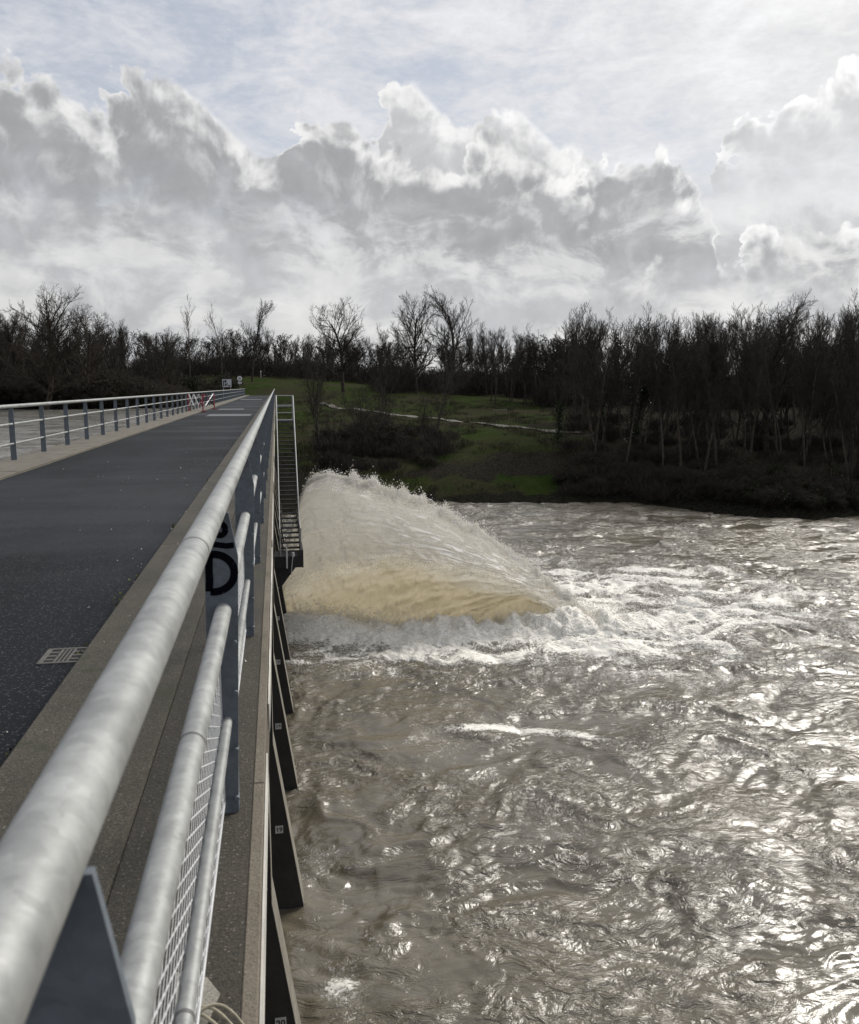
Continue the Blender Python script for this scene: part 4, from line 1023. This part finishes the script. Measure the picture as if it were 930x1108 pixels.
def undergrowth():
    g = np.random.default_rng(5); C = []; S = []
    def put(n, az0, az1, d0, d1, h0, h1, test=None):
        k = 0
        while k < n:
            a = g.uniform(az0, az1); di = g.uniform(d0, d1)
            if test and not test(a, di): continue
            C.append(pol(a, di)); S.append(g.uniform(h0, h1)); k += 1
    put(150, 17.5, 46, 118, 180, 2.0, 5.0, lambda a, di: a > 19.5 or di > 125)
    put(110, 7, 20, 150, 215, 2.0, 5.0)
    put(80, -6, 8, 188, 240, 2.5, 5.0)
    put(150, -24, -6.2, 118, 215, 2.5, 6.0, lambda a, di: di > shore(a, RL, 95, 175) + 4)
    put(30, 19, 44, 72, 98, .4, .9)
    put(34, 2.6, 10.5, 70, 86, .3, 1.5)
    put(70, 19.5, 44, 74, 102, .4, 1.3)
    put(40, 19, 43, 66, 78, .5, 1.3, lambda a, di: shore(a)+.8 < di < shore(a)+5)
    C = np.array(C); S = np.array(S); Z = gz(C[:, 0], C[:, 1]); Vs = []
    for (x, y), h, z in zip(C, S, Z):
        n = int(420 + 160*h); w_ = h*.62 + .8
        o = g.normal(0, .42, (n, 2))*w_; hh = h*g.beta(1.3, 1.5, n)*np.exp(-(o**2).sum(1)/(2.2*w_*w_)); L = g.uniform(.35, 1.1, n)*(.5+.12*h)
        dr = np.c_[o/w_*.55 + g.normal(0, .35, (n, 2)), np.full(n, 1.0)]; dr /= np.linalg.norm(dr, axis=1)[:, None]
        b = np.c_[x+o[:, 0], y+o[:, 1], z-.1+hh]; an = g.uniform(0, 6.28, n); wd = np.c_[np.cos(an), np.sin(an), np.zeros(n)]*(.018+.006*h)
        tp = b + dr*L[:, None]; Vs.append(np.stack([b-wd, b+wd, tp+wd*.4, tp-wd*.4], 1).reshape(-1, 3))
    V = np.concatenate(Vs); return tag(link('undergrowth', mesh_from_arrays('undergrowth', V, np.arange(len(V)).reshape(-1, 4)), M['twig']), kind='stuff')
undergrowth()
def dry_grass():
    g = np.random.default_rng(15); n = 2600; a = np.radians(g.uniform(-3.5, 21, n)); di = g.uniform(66, 135, n)
    x, y = di*np.sin(a), di*np.cos(a); z = gz(x, y); cl = fbm(x/6, y/6, 3, 401); k = (z > WL+.5) & (cl > -.05) & ~((np.abs(x+2.6) < 3.2) & (y < 149)); x, y, z, cl = x[k], y[k], z[k], cl[k]; Vs = []
    for i in range(len(x)):
        m_ = 26; o = g.normal(0, .30, (m_, 2)); h = g.uniform(.12, .42, m_)*(.7+.8*max(cl[i], 0)); an = g.uniform(0, 6.28, m_); wd = np.c_[np.cos(an), np.sin(an), np.zeros(m_)]*.022
        b = np.c_[x[i]+o[:, 0], y[i]+o[:, 1], np.full(m_, z[i]-.05)]; tp = b + np.c_[g.normal(0, .14, (m_, 2)), h+.05]
        Vs.append(np.stack([b-wd, b+wd, tp+wd*.3, tp-wd*.3], 1).reshape(-1, 3))
    V = np.concatenate(Vs); return tag(link('rough_grass', mesh_from_arrays('rough_grass', V, np.arange(len(V)).reshape(-1, 4)), M['drygrass']), kind='stuff')
M['drygrass'] = mat_plain('rough_grass', (.045, .044, .018), .9, 0, .5, .6)
dry_grass()
# --- shrubs
SHR = []
def make_shrub(seed, leafy):
    segs = gen_tree(seed=seed, H=2.2, r0=.035, lv=[(11, .45, 55), (8, .55, 48), (6, .55, 44)], clear=.08, up=-.1, stems=9, wander=.3, trunk_bend=.16)
    segs = [((a-[0, 0, .0])*[1.25, 1.25, 1], (b)*[1.25, 1.25, 1], c, e, l) for a, b, c, e, l in segs]
    me = segs_mesh('stems', segs, 3); me.materials.append(M['twig'])
    g = np.random.default_rng(seed); n = leafy; dirs = g.normal(size=(n, 3)); dirs[:, 2] = np.abs(dirs[:, 2]); dirs /= np.linalg.norm(dirs, axis=1)[:, None]
    lump = 1 + .35*np.sin(dirs[:, 0]*5+seed)*np.cos(dirs[:, 1]*4+dirs[:, 2]*3)
    C = dirs*(g.uniform(.15, 1, n)**.45*lump)[:, None]*[1.7, 1.7, 1.55]
    lm = leaf_mesh('foliage', C, .075, seed); lm.materials.append(M['bramble']); return me, lm
for s in range(4): SHR.append(make_shrub(80+s, [1300, 800, 1700, 250][s]))
def shrub(k, x, y, s, label, group=None, name='bramble_bush', sz=1.0):
    o = empty(name, (x, y, float(gz(x, y))-.08), random.uniform(0, 6.28), label, 'bush', group); o.scale = (s, s, s*sz)
    for nm, me in zip(('stems', 'foliage'), SHR[k]):
        c = bpy.data.objects.new(nm, me); COL.objects.link(c); c.parent = o
g = random.Random(33)
for i in range(44):
    a = 19.0 + 23*(i+g.uniform(.1, .9))/44; wl = shore(a)
    x, y = pol(a, wl + g.uniform(1.8, 5)); shrub(g.randrange(4), x, y, g.uniform(.5, .9), 'dark bramble bush overhanging the waterline below the right wood', 'brambles along the right waterline', sz=g.uniform(.7, 1))
for i in range(18):
    a = 19.5 + 22*(i+g.uniform(.1, .9))/18; wl = shore(a) + 4.5
    x, y = pol(a, wl + g.uniform(0, 4)); shrub(g.randrange(4), x, y, g.uniform(.5, .9), 'dark bramble bush among the front trunks of the right wood', 'brambles among the right trunks', sz=.75)
for i in range(16):
    a = 2.8 + 9.0*(i+g.uniform(.1, .9))/16; x, y = pol(a, g.uniform(72, 83)); shrub(g.choice([1, 2, 3, 3]), x, y, g.uniform(.35, .85), 'dark thicket bush on the slope behind the water jet', 'thicket behind the water jet', 'thicket_bush', sz=.8)
for i in range(6):
    a = 4.6 + 4.2*(i+g.uniform(.1, .9))/6; x, y = pol(a, g.uniform(79, 86)); shrub(g.choice([1, 3, 2]), x, y, g.uniform(.8, 1.25), 'tall evergreen looking bush at the top of the thicket', 'tall bushes of the thicket', 'thicket_bush')
for i in range(40):
    a = -19.5 + 13.5*(i+g.uniform(.1, .9))/40; di = shore(a, RL, 95, 175) + g.uniform(.6, 9); x, y = pol(a, di); shrub(g.randrange(4), x, y, g.uniform(1.2, 2.3), 'low dark bush on the left shore of the reservoir', 'bushes of the left shore', 'shore_bush')
for i in range(7):
    a = -7.2 + 4.0*i/6; x, y = pol(a, g.uniform(153, 160)); shrub(g.choice([0, 2]), x, y, g.uniform(1.2, 1.8), 'dark bush massed behind the signs at the far end of the left railing', 'bushes behind the signs', 'shore_bush')
